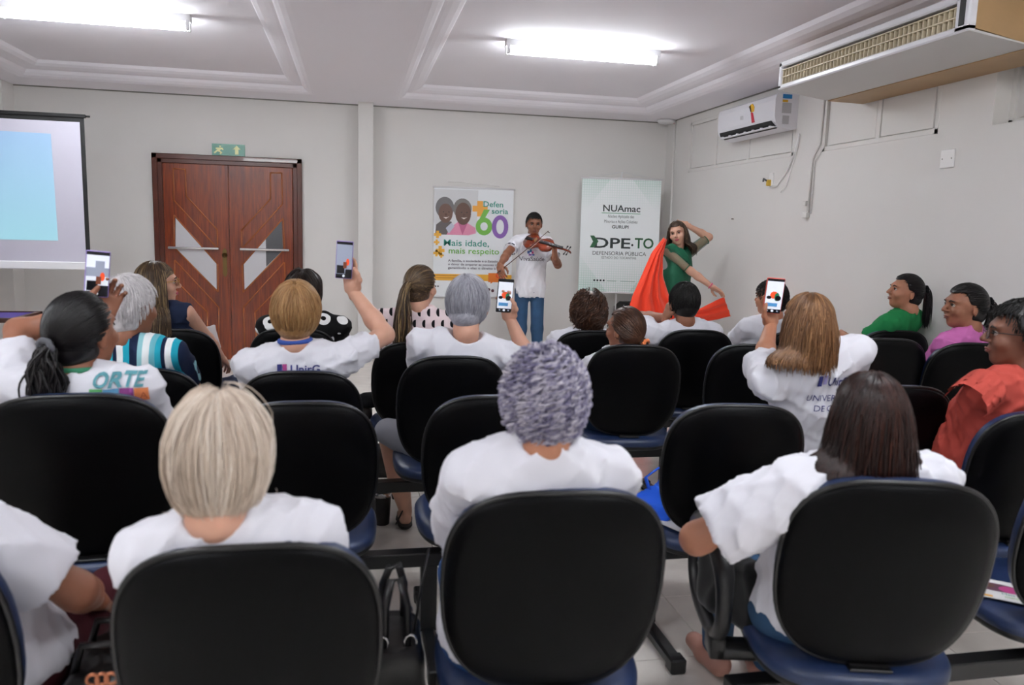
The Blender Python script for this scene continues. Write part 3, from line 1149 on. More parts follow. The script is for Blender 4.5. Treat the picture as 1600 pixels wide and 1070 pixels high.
def dome(outline, prof, bend=0.0):
    """rings of the outline scaled by r at depth d for (r, d) in prof; closed at the centre"""
    n = len(outline)
    V = []; F = []
    for (r, d) in prof:
        for (x, z) in outline:
            V.append((x * r, d + bend * (x * r) ** 2, z * r))
    for i in range(len(prof) - 1):
        for k in range(n):
            F.append((i * n + k, i * n + (k + 1) % n, (i + 1) * n + (k + 1) % n, (i + 1) * n + k))
    F.append([(len(prof) - 1) * n + k for k in range(n)])
    return V, F


def build_chair():
    T = math.radians(12)
    Mb = Matrix.Translation((0, -.30 + BH / 2 * math.sin(T), ZT - BH / 2 * math.cos(T))) @ Matrix.Rotation(T, 4, 'X')
    ol = sup(56, BW, BH)
    P = {}
    V, F = dome(ol, [(1.0, .012), (1.005, 0), (.97, -.010), (.88, -.018), (.6, -.026), (.25, -.029)], .45)
    P['back_shell'] = (MB().add(V, F, True, Mb), M_SHELL)
    V, F = dome(ol, [(.985, .006), (.995, .022), (.985, .040), (.94, .054), (.8, .064), (.5, .062), (.2, .058)], .45)
    P['back_cushion'] = (MB().add(V, F, True, Mb), M_VINYL)
    ring = [(x * 1.004, .45 * x * x + .004, z * 1.004) for x, z in ol]
    P['piping'] = (MB().tube(ring + ring[:1], .0068, 6, cap=False, M=Mb), M_PIPE)
    ol2 = sup(48, .49, .47, 3.4, .06)
    Ms = Matrix.Translation((0, .0, .425)) @ Matrix.Rotation(math.radians(3), 4, 'X') @ Matrix.Rotation(-PI / 2, 4, 'X')
    V, F = dome(ol2, [(.97, .0), (1.0, -.012), (1.0, -.030), (.96, -.045), (.85, -.054), (.5, -.054), (.2, -.050)], 0)
    P['seat_cushion'] = (MB().add([(x, -d if False else d, z) for x, d, z in V], F, True, Ms), M_VINYL)
    V, F = dome(ol2, [(.985, -.006), (.99, .004), (.96, .014), (.8, .022), (.3, .024)], 0)
    P['seat_shell'] = (MB().add(V, F, True, Ms), M_BLACKP)
    b = MB()
    path = [(0, .02, .385), (0, -.13, .385), (0, -.175, .395), (0, -.192, .43), (0, -.198, .52)]
    for i in range(len(path) - 1):
        p, q = Vector(path[i]), Vector(path[i + 1])
        t = (q - p).normalized(); nn = Vector((1, 0, 0)).cross(t)
        vs = [c + Vector((sx * .045, 0, 0)) + nn * sn * .008 for c in (p, q) for sx in (-1, 1) for sn in (-1, 1)]
        b.add(vs, [(0, 1, 3, 2), (4, 6, 7, 5), (0, 4, 5, 1), (2, 3, 7, 6), (0, 2, 6, 4), (1, 5, 7, 3)])
    for k in range(7):
        zz = .392 + k * .0125
        yy = -.186 - k * .0016
        b.box((-.05, yy - .024, zz), (.05, yy + .012, zz + .007), bev=.002)
    b.box((-.08, -.09, .385), (.08, .12, .412)); b.box((-.035, -.06, .32), (.035, .06, .39))
    P['back_bracket'] = (b, M_BLACKP)
    return P


CH = build_chair()
CHM = {}
CHAIRS = {}


def chair(key, px, py, label, yaw=0.0, zt=ZT, sc=1.0, top=None):
    t = at(px, py, z=zt) if top is None else np.array(top)
    c, s_ = math.cos(yaw), math.sin(yaw)
    off = np.array([-s_ * -.30, c * -.30, 0]) * sc
    pos = t - off
    e = empty('waiting_chair', (pos[0], pos[1], zt - ZT * sc if zt != ZT * sc else 0), yaw, label, 'chair', 'waiting chairs in rows')
    e.location.z = 0
    e.scale = (sc, sc, zt / ZT)
    for k, (mb, m) in CH.items():
        if k not in CHM:
            o = mb.build(k, m, e); CHM[k] = o
        else:
            o = CHM[k].copy(); COL.objects.link(o); o.parent = e
    CHAIRS[key] = (t, yaw, pos, e)
    return t


R8 = math.radians(-8)
chair('4a', 382, 858, 'large black-backed chair in front, holding the woman with the white-blond bob')
chair('B', 882, 773, 'large black-backed chair in front, holding the woman with curly lilac-grey hair', zt=.99, sc=1.04, yaw=math.radians(-4))
chair('R4', 1418, 757, 'black-backed blue chair with a looped armrest, holding the woman with long dark red-brown hair', yaw=math.radians(-14), zt=.99, sc=1.05)
chair('R4b', 0, 0, 'blue chair at the right edge with a printed flyer on its seat', yaw=R8, top=(2.05, 1.66, ZT))
chair('L4', -255, 850, 'chair at the bottom left corner under the person in maroon trousers', yaw=math.radians(-6))
chair('L3a', 108, 621, 'black-backed chair of the woman with the long black ponytail and the grey hair tie', zt=1.03, sc=1.12, yaw=math.radians(4))
chair('L3b', 472, 632, 'empty black-backed chair right behind the chair of the ginger-blond person')
chair('L2l', 213, 579, 'black-backed chair of the white-haired woman in the striped blouse', zt=.95)
chair('L2', 468, 583, 'black-backed chair of the ginger-blond person filming with a raised arm')
chair('L1w', 267, 516, 'black-backed chair of the woman with long streaked hair and glasses by the door', zt=.95)
chair('L1b', 458, 515, 'black-backed chair of the woman in the black-and-white patterned blouse')
chair('P', 655, 536, 'black-backed chair of the woman in the dotted pink blouse', zt=.94)
chair('M', 711, 559, 'black-backed chair of the grey-haired man filming with a black phone', zt=.99)
chair('Mn', 775, 622, 'empty black-backed chair directly in front of the woman with lilac-grey curls')
chair('N', 996, 541, 'black-backed chair of the woman with the orange hair tie', yaw=R8, sc=1.04)
chair('N1', 1092, 517, 'black-backed chair of the man holding a phone to his ear', yaw=R8)
chair('curly', 928, 518, 'black-backed chair of the woman with curly brown hair below the green banner')
chair('R3', 1162, 636, 'empty black-backed blue chair with a blue bag and papers on its seat', yaw=R8, sc=1.03)
chair('R3b', 1415, 606, 'black-backed chair of the woman with the light brown hair filming with a red phone', yaw=R8)
chair('R2a', 1182, 540, 'empty black-backed chair just left of the woman with light brown hair', yaw=R8)
chair('R2b', 1392, 531, 'empty black-backed chair right behind the woman in the green shirt', yaw=R8, zt=1.02)
chair('R1s', 1252, 520, 'chair of the short-haired person in white, mostly hidden by the raised red phone', yaw=R8, zt=.93)
chair('R1g', 1405, 518, 'black-backed chair of the woman in the green shirt', yaw=R8, zt=.97)
chair('R2p', 1530, 538, 'blue-edged chair of the woman in the pink shirt beside the wall', yaw=math.radians(-12), zt=1.015)
chair('Rr', 1650, 648, 'blue-edged chair at the right edge, holding the woman in the brick red blouse', yaw=R8)

# carrying beams
def beam(x0, x1, y, feet, label, z=.35):
    e = empty('seat_beam', ((x0 + x1) / 2, y, 0), 0, label, 'beam', 'steel beams under the chair rows')
    c = (x0 + x1) / 2
    MB().box((x0 - c, -.03, z - .055), (x1 - c, .03, z - .032 + .03), bev=.004).build('beam', M_BLACKM, e)
    for fx in feet:
        l = MB().box((fx - c - .03, -.025, .04), (fx - c + .03, .025, z - .05))
        l.build('post', M_BLACKM, e)
        MB().box((fx - c - .025, -.30, .008), (fx - c + .025, .30, .05), bev=.008).build('foot_bar', M_BLACKM, e)
        for sy in (-1, 1):
            MB().box((fx - c - .029, sy * .30 - .03, 0), (fx - c + .029, sy * .30 + .03, .055), bev=.006).build('foot_cap', M_BLACKP, e)


def sc_(k): return CHAIRS[k][2]
beam(-.75, .85, (sc_('4a')[1] + sc_('B')[1]) / 2, [.13], 'black steel beam under the two large front chairs')
beam(1.0, 2.3, sc_('R4')[1], [1.10], 'black steel beam under the armrest chair and the flyer chair')
beam(-1.25, .85, 2.80, [-.62, .28], 'black steel beam under the empty chair behind the ginger-blond person')
beam(.95, 2.55, 2.74, [1.13, 1.95], 'black steel beam under the chair with the blue bag')
beam(-1.15, .1, 3.40, [-.55], 'black steel beam under the ginger-blond person')
beam(.0, 1.0, 3.64, [.72], 'black steel beam under the grey-haired filming man')
beam(1.05, 3.6, 4.08, [1.75, 2.7], 'black steel beam under the row of the woman with the orange hair tie')
beam(-1.3, .65, 4.68, [-.65, .25], 'black steel beam under the front row chairs by the door')
beam(1.1, 3.5, 4.72, [1.62, 3.05], 'black steel beam under the front row chairs below the dancer')
# looped armrest
tR, yR, pR, eR = CHAIRS['R4']
ring = []
for i in range(29):
    a = 2 * PI * i / 28
    cx, cz = math.cos(a), math.sin(a)
    ring.append((-.315, .14 + .20 * math.copysign(abs(cx) ** .75, cx), .54 + .132 * math.copysign(abs(cz) ** .75, cz)))
ar = MB().tube(ring, [.021 + .011 * max(0, math.sin(2 * PI * i / 28)) for i in range(29)], 10, cap=False)
ar.box((-.32, -.03, .37), (-.05, .05, .40), bev=.004)
ar.box((-.335, -.03, .37), (-.295, .05, .43), bev=.004)
ar.build('armrest', mat('armrest_black', '131315', .4, .5), eR, smooth=True, label='black looped armrest')

# ------------------------------------------------------------------ fixed equipment
# projection screen
M_SCRB = mat('screen_black', '0a0a0b', .6)
M_SCRW = mat('screen_fabric', 'bebbc8', .8, .2)
M_PROJ = mat('projected_light', (.30, .62, 1.0), .8, emit=0.0)
nt = M_PROJ.node_tree
b_ = nt.nodes['Principled BSDF']
tc = node(M_PROJ, 'ShaderNodeTexCoord'); sx_ = node(M_PROJ, 'ShaderNodeSeparateXYZ'); rp = node(M_PROJ, 'ShaderNodeValToRGB')
rp.color_ramp.elements[0].color = (.42, .90, 1.0, 1); rp.color_ramp.elements[1].color = (.36, .62, 1.0, 1)
nt.links.new(tc.outputs['Generated'], sx_.inputs[0]); nt.links.new(sx_.outputs[2], rp.inputs[0])
nt.links.new(rp.outputs[0], b_.inputs['Emission Color']); b_.inputs['Emission Strength'].default_value = .40
b_.inputs['Base Color'].default_value = (.16, .22, .28, 1)
YS = 7.2
sp = lambda px, py: at(px, py, y=YS)
scr = empty('projection_screen', (-2.8, YS, 0), 0, 'hanging projection screen with black border showing a light blue picture', 'screen')
x1 = sp(131, 184)[0] + 2.8
zt_, zb_ = sp(65, 179)[2] , sp(70, 409)[2]
x0 = -.70
MB().box((x0, 0, zb_), (x1, .004, zt_)).build('fabric', M_SCRB, scr)
MB().box((x0 + .03, -.002, zb_), (x1 - .033, .002, zt_ - .045)).build('picture_area', M_SCRW, scr, label='white projection area')
a, c = sp(79.5, 209), sp(91, 376)
MB().prism([(x0 + .25, c[2]), (c[0] + 2.8, c[2]), (a[0] + 2.8, a[2]), (x0 + .25, a[2] + .01)], -.004, -.0025).build('picture', M_PROJ, scr, label='projected light blue slide')
MB().box((x0 - .02, -.03, zb_ - .06), (x1 + .02, .03, zb_ + .005), bev=.006).build('case', M_WHITEM, scr, label='white roller case')
MB().box((x0 - .01, -.012, zt_ - .01), (x1 + .012, .014, zt_ + .018), bev=.003).tube([(x1 + .01, 0, zt_ + .004), (x1 + .045, 0, zt_ + .004)], .008, 8).build('top_bar', M_SCRB, scr)
MB().tube([(-.28, 0, zt_ + .02), (-.65, 0, zt_ + .13), (-.65, 0, ZC)], .003, 6).build('hanging_wire', M_BLACKM, scr)

# small table under the screen
M_TWOOD = mat('dark_table_wood', '3a1a10', .35, .5, var=(8, .2), coat=.2)
M_PCLOTH = mat('purple_cloth', '5a4a9a', .8)
tb = at(22, 497, z=.75)
tab = empty('side_table', (tb[0] - .45, tb[1] + .25, 0), 0, 'dark wooden table with a purple cloth below the screen', 'table')
tp = MB().box((-.47, -.27, .715), (.47, -.23, .75)).box((-.47, .23, .715), (.47, .27, .75)).box((.43, -.23, .715), (.47, .23, .75)).box((-.47, -.23, .715), (-.43, .23, .75))
tp.build('top_frame', M_TWOOD, tab)
MB().box((-.43, -.23, .722), (.43, .23, .742)).build('cloth', M_PCLOTH, tab, label='purple cloth panel')
for sx in (-1, 1):
    for sy in (-1, 1):
        MB().box((sx * .447 - .023, sy * .247 - .023, 0), (sx * .447 + .023, sy * .247 + .023, .752), bev=.003).build('leg', M_TWOOD, tab)
MB().box((-.44, -.26, .11), (.44, -.235, .17)).box((-.44, .235, .11), (.44, .26, .17)).box((-.44, -.25, .145), (.44, .25, .165)).build('shelf', M_TWOOD, tab)
st = MB().tube([(-.1, .32, .66), (.42, .30, .30)], .012, 8).tube([(.10, .32, .30), (-.35, .32, .62)], .010, 8)
so = st.build('folding_stand', M_WHITEM, None)
so.location = tab.location
tag(so, 'white tubular folding stand behind the dark wooden table', 'stand')
co = MB().tube([(-.6, -.2, .01), (-.2, -.35, .008), (.2, -.3, .008), (.5, -.1, .008), (.62, .2, .008)], .006, 6).build('cable', M_BLACKM, None)
co.location = (tab.location[0], tab.location[1], 0)
tag(co, 'black cable lying on the floor under the dark table', 'cable')

# exit sign
M_EXG = mat('exit_green', '4d8f7c', .25, .5); M_EXY = mat('exit_yellow', 'dfe2a0', .3, .5)
a, b = at(331, 224, y=YB - .004), at(383, 244.5, y=YB - .004)
cx, cz = (a[0] + b[0]) / 2, (a[2] + b[2]) / 2
ex = empty('exit_sign', (cx, YB - .004, cz), 0, 'small green exit sign with pale pictograms above the door', 'sign')
wx, hz = (b[0] - a[0]) / 2, (a[2] - b[2]) / 2
MB().box((-wx, -.004, -hz), (wx, .004, hz)).build('plate', M_EXG, ex)
g = MB()
fr = lambda u, v, d: (u, d, v)
ux = -wx * .55
g.prism([(ux + .00, .042), (ux + .018, .042), (ux + .018, .026), (ux + .00, .026)], -.0055, -.004, fr)
g.prism([(ux - .035, .02), (ux + .03, .022), (ux + .045, .0), (ux + .033, -.006), (ux + .02, .008), (ux + .006, -.01), (ux + .03, -.03), (ux + .012, -.052), (ux - .0, -.046), (ux + .008, -.032), (ux - .018, -.018), (ux - .05, -.045), (ux - .058, -.03), (ux - .02, .002), (ux - .04, .006)], -.0055, -.004, fr)
ax_ = wx * .5
g.prism([(ax_, .05), (ax_ + .04, .008), (ax_ + .018, .008), (ax_ + .018, -.045), (ax_ - .018, -.045), (ax_ - .018, .008), (ax_ - .04, .008)], -.0055, -.004, fr)
g.build('pictogram', M_EXY, ex, label='pale running figure and upward arrow')

# wall-mounted split unit
M_ACW = mat('ac_white', 'e4e4ea', .3, .5)
M_DARK = mat('dark_slot', '101114', .6)
M_STB = mat('sticker_blue', '1c7fc0', .5); M_STY = mat('sticker_yellow', 'd9a520', .5); M_STR = mat('sticker_red', 'c0243c', .5); M_STG = mat('sticker_grey', 'b9b9bd', .5); M_STK = mat('sticker_black', '151515', .5)
XA = XR - .215
q = lambda px, py: at(px, py, x=XA)
yl, yr = q(1122, 190)[1], q(1211, 170)[1]
za, zb2 = q(1121, 171)[2] - .01, q(1128, 215)[2]
ac = empty('wall_air_conditioner', (XR, (yl + yr) / 2, 0), 0, 'white wall-mounted split air conditioner with stickers', 'air conditioner')
h = (yl - yr) / 2
prof = [(0, za), (-.17, za), (-.205, za - .02), (-.215, za - .06), (-.213, zb2 + .08), (-.20, zb2 + .03), (-.15, zb2 - .01), (-.06, zb2 - .03), (0, zb2 - .02)]
MB().prism(prof, -h, h, lambda u, v, d: (u, d, v)).build('body', M_ACW, ac)
MB().prism([(-.212, zb2 + .048), (-.204, zb2 + .018), (-.155, zb2 - .014), (-.150, zb2 + .004), (-.19, zb2 + .03)], -h + .05, h - .05, lambda u, v, d: (u - .003, d, v - .002)).build('air_slot', M_DARK, ac, label='dark air outlet')
for k in range(7):
    yk = -h + .09 + k * (2 * h - .18) / 6
    MB().box((-.208, yk - .012, zb2 - .004), (-.150, yk + .012, zb2 + .008)).build('louver', M_ACW, ac)
MB().box((-.206, -h + .04, zb2 - .008), (-.150, h - .04, zb2 + .000)).build('flap', M_ACW, ac)
fs = lambda u, v, d: (d, u, v)
def sticker(poly, m, nm='sticker'): MB().prism(poly, -.2185, -.2125, fs).build(nm, m, ac)
def ap(px, py):
    p = q(px, py); return (p[1] - (yl + yr) / 2, p[2])
sticker([ap(1171, 166), ap(1176, 162), ap(1179, 167), ap(1178, 174), ap(1174, 176)], M_STY)
sticker([ap(1171, 167), ap(1173, 164), ap(1174.5, 174), ap(1173, 175)], M_STK)
sticker([ap(1173.5, 176), ap(1176.5, 176), ap(1179, 191), ap(1175, 192)], M_STR)
sticker([ap(1157, 182), ap(1161, 181), ap(1161, 187), ap(1157, 187.5)], M_STG)
sd_ = lambda u, v, d: (u, d, v)
for (u0, u1, v0, v1, m) in ((-.15, -.065, .03, .065, M_STB), (-.15, -.10, .0, .02, M_STY), (-.15, -.065, -.09, -.005, M_STG), (-.14, -.08, -.18, -.11, M_STG)):
    zc_ = (za + zb2) / 2 + .06
    MB().box((u0, -h - .0015, zc_ + v0), (u1, -h + .001, zc_ + v1)).build('sticker', m, ac)
# its plug, outlet and cable
op = at(1206, 281, x=XR)
ol_ = empty('wall_outlet', (XR, op[1], op[2]), 0, 'white wall outlet with a yellow plug below the split air conditioner', 'outlet')
MB().box((-.012, -.035, -.06), (0, .035, .06), bev=.003).build('plate', M_WHITE, ol_)
MB().box((-.05, -.012, -.055), (-.01, .012, .0), bev=.004).build('plug', mat('plug_yellow', 'c9a53a', .5), ol_)
MB().tube([(-.05, .0, -.01), (-.06, .04, .01), (-.04, .08, -.01)], .008, 6).build('plug_lead', mat('lead_grey', '4a4a4c', .5), ol_)
c0 = at(1249, 209, x=XR - .02); c1 = at(1243, 235, x=XR - .012); c2 = at(1229, 268, x=XR - .012); c3 = at(1214, 290, x=XR - .012); c4 = at(1205, 291, x=XR - .03)
ca = MB().tube([c0, c1, c2, c3, c4], .007, 6).tube([c0, at(1246, 230, x=XR - .01), at(1236, 265, x=XR - .01), at(1228, 292, x=XR - .01), at(1220, 300, x=XR - .01)], .004, 6).build('power_cable', M_WHITE)
tag(ca, 'thin white power cable hanging from the split air conditioner to the outlet', 'cable')
cd = MB()
cd.tube([at(1288, 152, x=XR - .012), at(1281, 225, x=XR - .012), at(1270, 247, x=XR - .012), at(1262, 332, x=XR - .012)], .0085, 6)
cd.tube([at(1294, 152, x=XR - .012), at(1288, 228, x=XR - .012), at(1273, 252, x=XR - .012), at(1266, 334, x=XR - .012)], .006, 6)
p = at(1261, 318, x=XR)
cd.box((XR - .03, p[1] - .02, p[2] - .02), (XR, p[1] + .02, p[2] + .02), bev=.003)
p = at(1262, 336, x=XR)
cd.box((XR - .035, p[1] - .03, p[2] - .025), (XR, p[1] + .03, p[2] + .02), bev=.004)
tag(cd.build('conduit', M_WALL), 'white cable conduit running down the wall from the large ceiling unit', 'conduit')
p = at(1482, 248, x=XR)
pl = empty('blank_plate', (XR, p[1], p[2]), 0, 'square white blank wall plate below the large ceiling unit', 'wall plate')
MB().box((-.012, -.06, -.058), (0, .06, .058), bev=.004).build('plate', M_WHITE, pl)
for sy in (-1, 1):
    MB().lathe([(.005, 0), (.004, .002)], 8, M=Matrix.Translation((-.012, sy * .04, 0)) @ Matrix.Rotation(-PI / 2, 4, 'Y')).build('screw', M_TRIM, pl)
cp = MB().tube([(XR - .01, at(1056, 197, x=XR)[1], ZC), (XR - .01, at(1051, 341, x=XR)[1], 0)], .012, 8)
tag(cp.build('corner_conduit', M_WALL), 'thin painted pipe running up the wall next to the room corner', 'pipe')
wn = at(1146, 342, x=XR)
tag(MB().lathe([(.006, 0), (.004, .02), (.008, .022)], 8, M=Matrix.Translation(wn) @ Matrix.Rotation(-PI / 2, 4, 'Y')).build('wall_hook', M_TRIM), 'tiny metal hook in the wall beside the dancer', 'hook')

# lamp base with loose wires in the corner
lb_ = at(1041, 190, z=ZC - .02)
le = empty('lamp_base', (lb_[0], lb_[1], ZC), 0, 'round white lamp base with loose wires in the ceiling corner', 'lamp base')
MB().lathe([(.10, 0), (.105, -.02), (.085, -.04), (.04, -.048)], 24).build('base', M_WHITEM, le)
MB().tube([(-.09, -.03, -.01), (-.02, -.06, .0 - .012), (.08, -.04, -.02), (.13, -.02, -.04)], .004, 6).build('wire', M_STK, le)
MB().tube([(.06, -.05, -.03), (.11, -.02, -.05), (.15, -.03, -.03)], .004, 6).build('wire', M_STR, le, label='red wire')

# large under-ceiling unit
M_BEIGE = mat('yellowed_plastic', 'ab8b62', .45, .4, var=(3, .12))
M_CREAM = mat('cream_slat', 'd8cbb0', .45, .4)
M_UNDER = mat('grey_white_panel', 'c9c7c4', .35, .4)
XU = 3.03
yl, yr = at(1216, 120, x=XU)[1], at(1515, 20, x=XU)[1]
z0u, z1u = at(1216, 138, x=XU)[2], at(1214, 103, x=XU)[2]
un = empty('ceiling_air_conditioner', (XR, (yl + yr) / 2, 0), 0, 'long white under-ceiling air conditioner with a slatted outlet and yellowed casing', 'air conditioner')
h = (yl - yr) / 2
d = XU - XR
FX = lambda u, v, dd: (u, dd, v)
MB().prism([(d + .05, z1u + .01), (0, z1u + .03), (0, z0u - .05), (d + .40, z0u - .055), (d + .05, z0u + .005)], -h + .01, h - .01, FX).build('casing', M_BEIGE, un)
fr_ = MB()
fr_.box((d, -h, z0u - .012), (d + .05, h, z0u + .022), bev=.008).box((d, -h, z1u - .022), (d + .05, h, z1u + .02), bev=.008)
fr_.box((d, -h, z0u - .01), (d + .05, -h + .10, z1u + .015), bev=.008).box((d, h - .045, z0u - .01), (d + .05, h, z1u + .015), bev=.008)
fr_.build('front_frame', M_ACW, un)
MB().box((d + .045, -h + .09, z0u + .01), (d + .06, h - .04, z1u - .01)).build('outlet_back', mat('outlet_shade_brown', '33261a', .7), un)  # shade of the deep outlet painted as a dark sheet behind the vanes
MB().prism([(d + .012, z0u - .012), (d + .40, z0u - .062), (d + .40, z0u - .055), (d + .02, z0u)], -h + .005, h - .005, FX).build('bottom_panel', M_UNDER, un, label='smooth grey-white underside')
MB().prism([(d + .40, z0u - .068), (0, z0u - .072), (0, z0u - .05), (d + .40, z0u - .05)], -h - .0, h - .02, FX).build('rear_panel', M_BEIGE, un, label='yellowed rear underside')
zz = z1u - z0u - .04
for k in (.37, .77):
    MB().box((d + .004, -h + .095, z0u + .022 + zz * k), (d + .04, h - .04, z0u + .028 + zz * k)).build('slat', M_CREAM, un)
vane = None
for row in range(2):
    for k in range(44):
        yk = -h + .115 + k * (2 * h - .165) / 43
        if vane is None:
            vane = MB().box((d + .008, -.0025, 0), (d + .042, .0025, zz * .36), M=Matrix.Rotation(0, 4, 'Z')).build('vane', M_CREAM, un); o = vane
        else:
            o = vane.copy(); COL.objects.link(o); o.parent = un
        o.location = (0, yk, z0u + .022 + row * zz * .40)
MB().box((d - .004, -h + .03, z0u + .02), (d + .004, -h + .07, z1u - .01), bev=.003).build('control_panel', M_STK, un, label='narrow dark control panel')

# ------------------------------------------------------------------ phones
M_PHBLK = mat('phone_black', '0b0b0e', .25, .5)
M_PHPUR = mat('phone_lilac', '9a86c8', .4)
M_PHRED = mat('phone_coral', 'd9574a', .4)


def screen_mat(name, col): return mat(name, col, .2, .5, emit=.3)


SC_W = screen_mat('screen_white', 'dfe4ee'); SC_G = screen_mat('screen_grey', '8d94a6'); SC_O = screen_mat('screen_orange', 'e0502a')
SC_K = mat('screen_dark', '14161c', .2, .5); SC_GR = screen_mat('screen_green', '1f6a4a'); SC_B = screen_mat('screen_blue', '4a86b8'); SC_BR = screen_mat('screen_brown', '6a3a2a')


def phone(label, c, yaw, tilt, roll, case, shapes, base=SC_W, hh=.078, ww=.037):
    """shapes: list of (poly in -1..1 screen units, material)"""
    e = empty('smartphone', c, 0, label, 'phone', 'phones held by the audience')
    e.rotation_euler = (tilt, roll, yaw)
    MB().box((-ww, -.004, -hh), (ww, .005, hh), bev=.003).build('case', case, e)
    s = MB().box((-ww * .93, -.0052, -hh * .965), (ww * .93, -.004, hh * .965)).build('screen', SC_K, e)
    sx, sz = ww * .92, hh * .955
    MB().prism([(-sx, -sz * .78), (sx, -sz * .78), (sx, sz * .86), (-sx, sz * .86)], -.0058, -.0051).build('image', base, s)
    for i, (poly, m) in enumerate(shapes):
        MB().prism([(x * sx, z * sz) for x, z in poly], -.0064 - i * .0003, -.0057).build('image_detail', m, s)
    return e


def blob(cx, cz, rx, rz, n=10): return [(cx + rx * math.cos(2 * PI * k / n), cz + rz * math.sin(2 * PI * k / n)) for k in range(n)]
def rect(x0, z0, x1, z1): return [(x0, z0), (x1, z0), (x1, z1), (x0, z1)]


STAGE = [(blob(.0, .05, .5, .22), SC_O), (blob(.35, -.05, .3, .25), SC_GR), (blob(.5, -.12, .35, .16), SC_K), (blob(-.6, -.1, .3, .1), SC_K),
         (rect(-.8, -.62, .5, -.42), SC_B), (blob(0, -.88, .16, .07), SC_W), (blob(-.6, -.88, .1, .045), SC_G), (blob(.6, -.88, .1, .045), SC_G)]
ROOM = [(rect(-1, -.1, 1, .3), SC_G), (rect(-.2, .25, .6, .6), SC_G), (rect(-.9, -.75, .1, -.3), SC_K), (blob(.45, -.1, .22, .2), SC_O), (rect(-.1, -.45, .35, -.1), SC_BR), (rect(.2, -.78, 1, -.5), SC_K), (blob(0, -.88, .16, .07), SC_W)]

# ------------------------------------------------------------------ hair colours
H_BLACK = hair_mat('hair_black', ['050406', '0c090b', '1a1416'], .35)
H_DKBROWN = hair_mat('hair_dark_brown', ['0d0706', '1c100c', '3a241a'], .35)
H_REDBROWN = hair_mat('hair_red_brown', ['0b0506', '1e0d0b', '4a2418'], .32)
H_BROWN = hair_mat('hair_brown', ['20120c', '3e2416', '6e4a30'], .4)
H_LTBROWN = hair_mat('hair_light_brown', ['3a2718', '6b482c', 'a87f58'], .4)
H_STREAK = hair_mat('hair_streaked', ['17100d', '4a382a', 'b09468'], .4)
H_GINGER = hair_mat('hair_ginger', ['6a4a30', '9a7248', 'c9a675'], .45)
H_WHITE = hair_mat('hair_white', ['a8a4a6', 'd8d4d6', 'f2f0f0'], .5)
H_BLOND = hair_mat('hair_white_blond', ['a89484', 'd9c9b8', 'f2ebe2'], .45)
H_GREY = hair_mat('hair_grey', ['6c6c74', 'a3a3ad', 'd6d6dc'], .45)
H_LILAC = hair_mat('hair_lilac_grey', ['2c2840', '6d6888', 'b9b4c0', 'dcd8da'], .5)
H_CROP = hair_mat('hair_cropped', ['050405', '0d0a09', '191412'], .5)


def top_of(px, py, Y, hs=1.0, vol=0.0):
    """skull centre for a head whose hair top is seen at a pixel"""
    return at(px, py, y=Y) - np.array([0, 0, (.114 + vol) * hs])


def sit(key, d=.30, dx=0.0):
    t, yaw, pos, e = CHAIRS[key]
    return np.array([t[0] - math.sin(yaw) * d + dx, t[1] + math.cos(yaw) * d]), t[1]


def back_frame(p, u0, v0, off=.0055):
    """places lettering on the back of a shirt: local x = u0+u, z = v0+v, by casting a ray from behind"""
    me = p['shirt'].data
    bvh = BVHTree.FromPolygons([v.co for v in me.vertices], [list(q.vertices) for q in me.polygons])
    def f(u, v):
        h = bvh.ray_cast(Vector((u0 + u, -1.5, v0 + v)), Vector((0, 1, 0)))
        if h[0] is None:
            h = bvh.find_nearest(Vector((u0 + u, -.12, v0 + v)))
            return tuple(h[0] + h[1] * off) if h[1].y < 0 else tuple(h[0] - h[1] * off)
        return (h[0].x, h[0].y - off, h[0].z)
    return f


def patch(p, frame, pts, m, name='print', sub=6):
    """small flat printed quad following the cloth; pts = (u0, v0, u1, v1)"""
    u0, v0, u1, v1 = pts
    V = [frame(u0 + (u1 - u0) * i / sub, v0 + (v1 - v0) * j / sub) for j in range(sub + 1) for i in range(sub + 1)]
    F = [(j * (sub + 1) + i, j * (sub + 1) + i + 1, (j + 1) * (sub + 1) + i + 1, (j + 1) * (sub + 1) + i) for j in range(sub) for i in range(sub)]
    me = bpy.data.meshes.new(name); me.from_pydata(V, [], F); me.update()
    return link(name, me, m, p['shirt'])


RD = math.radians
V3 = lambda *a: np.array(a, float)

# ---- 1 woman with black ponytail, white shirt, filming with a lilac phone
r, ty = sit('L3a', 0.29)
ph = at(152, 428, y=ty + .47)
phone('phone in a lilac case raised beside the white-haired woman', ph, RD(18), RD(4), RD(5), M_PHPUR, ROOM)
p1 = person('woman with a long black ponytail in a white printed T-shirt raising a lilac phone', r, RD(-4), top_of(124, 455, ty + .21, 1.06, .004),
            hyaw=RD(-22), hpitch=RD(6), sk=SK_BROWN, s=1.0, hs=1.06, sw=.19, girth=1.12, fine=True, drop=-.012, seed=3, collar=mat('green_rib', '2f7f5c', .8),
            arms={'L': dict(hand=ph + V3(-.005, .035, -.155), elbow=V3(-1, -.2, -.1), dir=V3(.35, .1, .8), palm=V3(.35, -1, 0), curl=.75, thumb=.4)},
            hair=dict(style='pony', m=H_BLACK, n=1500, tie=(-.004, -.115, -.012), tail=.215, wave=.008, tail_spread=.10, vol=.004, rad=.0024, tie_mat=mat('grey_scrunchie', '55565c', .9, bump=(200, .5)), drape=True))
TEAL = mat('print_teal', '4f8a94', .8)
fr1 = back_frame(p1, 0, 0)
zt1 = p1['nb'][2]
lx = p1['nb'][0]
q1 = p1['loc'](at(121, 616, y=ty + .0))
put_text('ORTE', back_frame(p1, q1[0], q1[2], .007), .060, TEAL, p1['shirt'], bold=.002, shear=.15, width=.142)
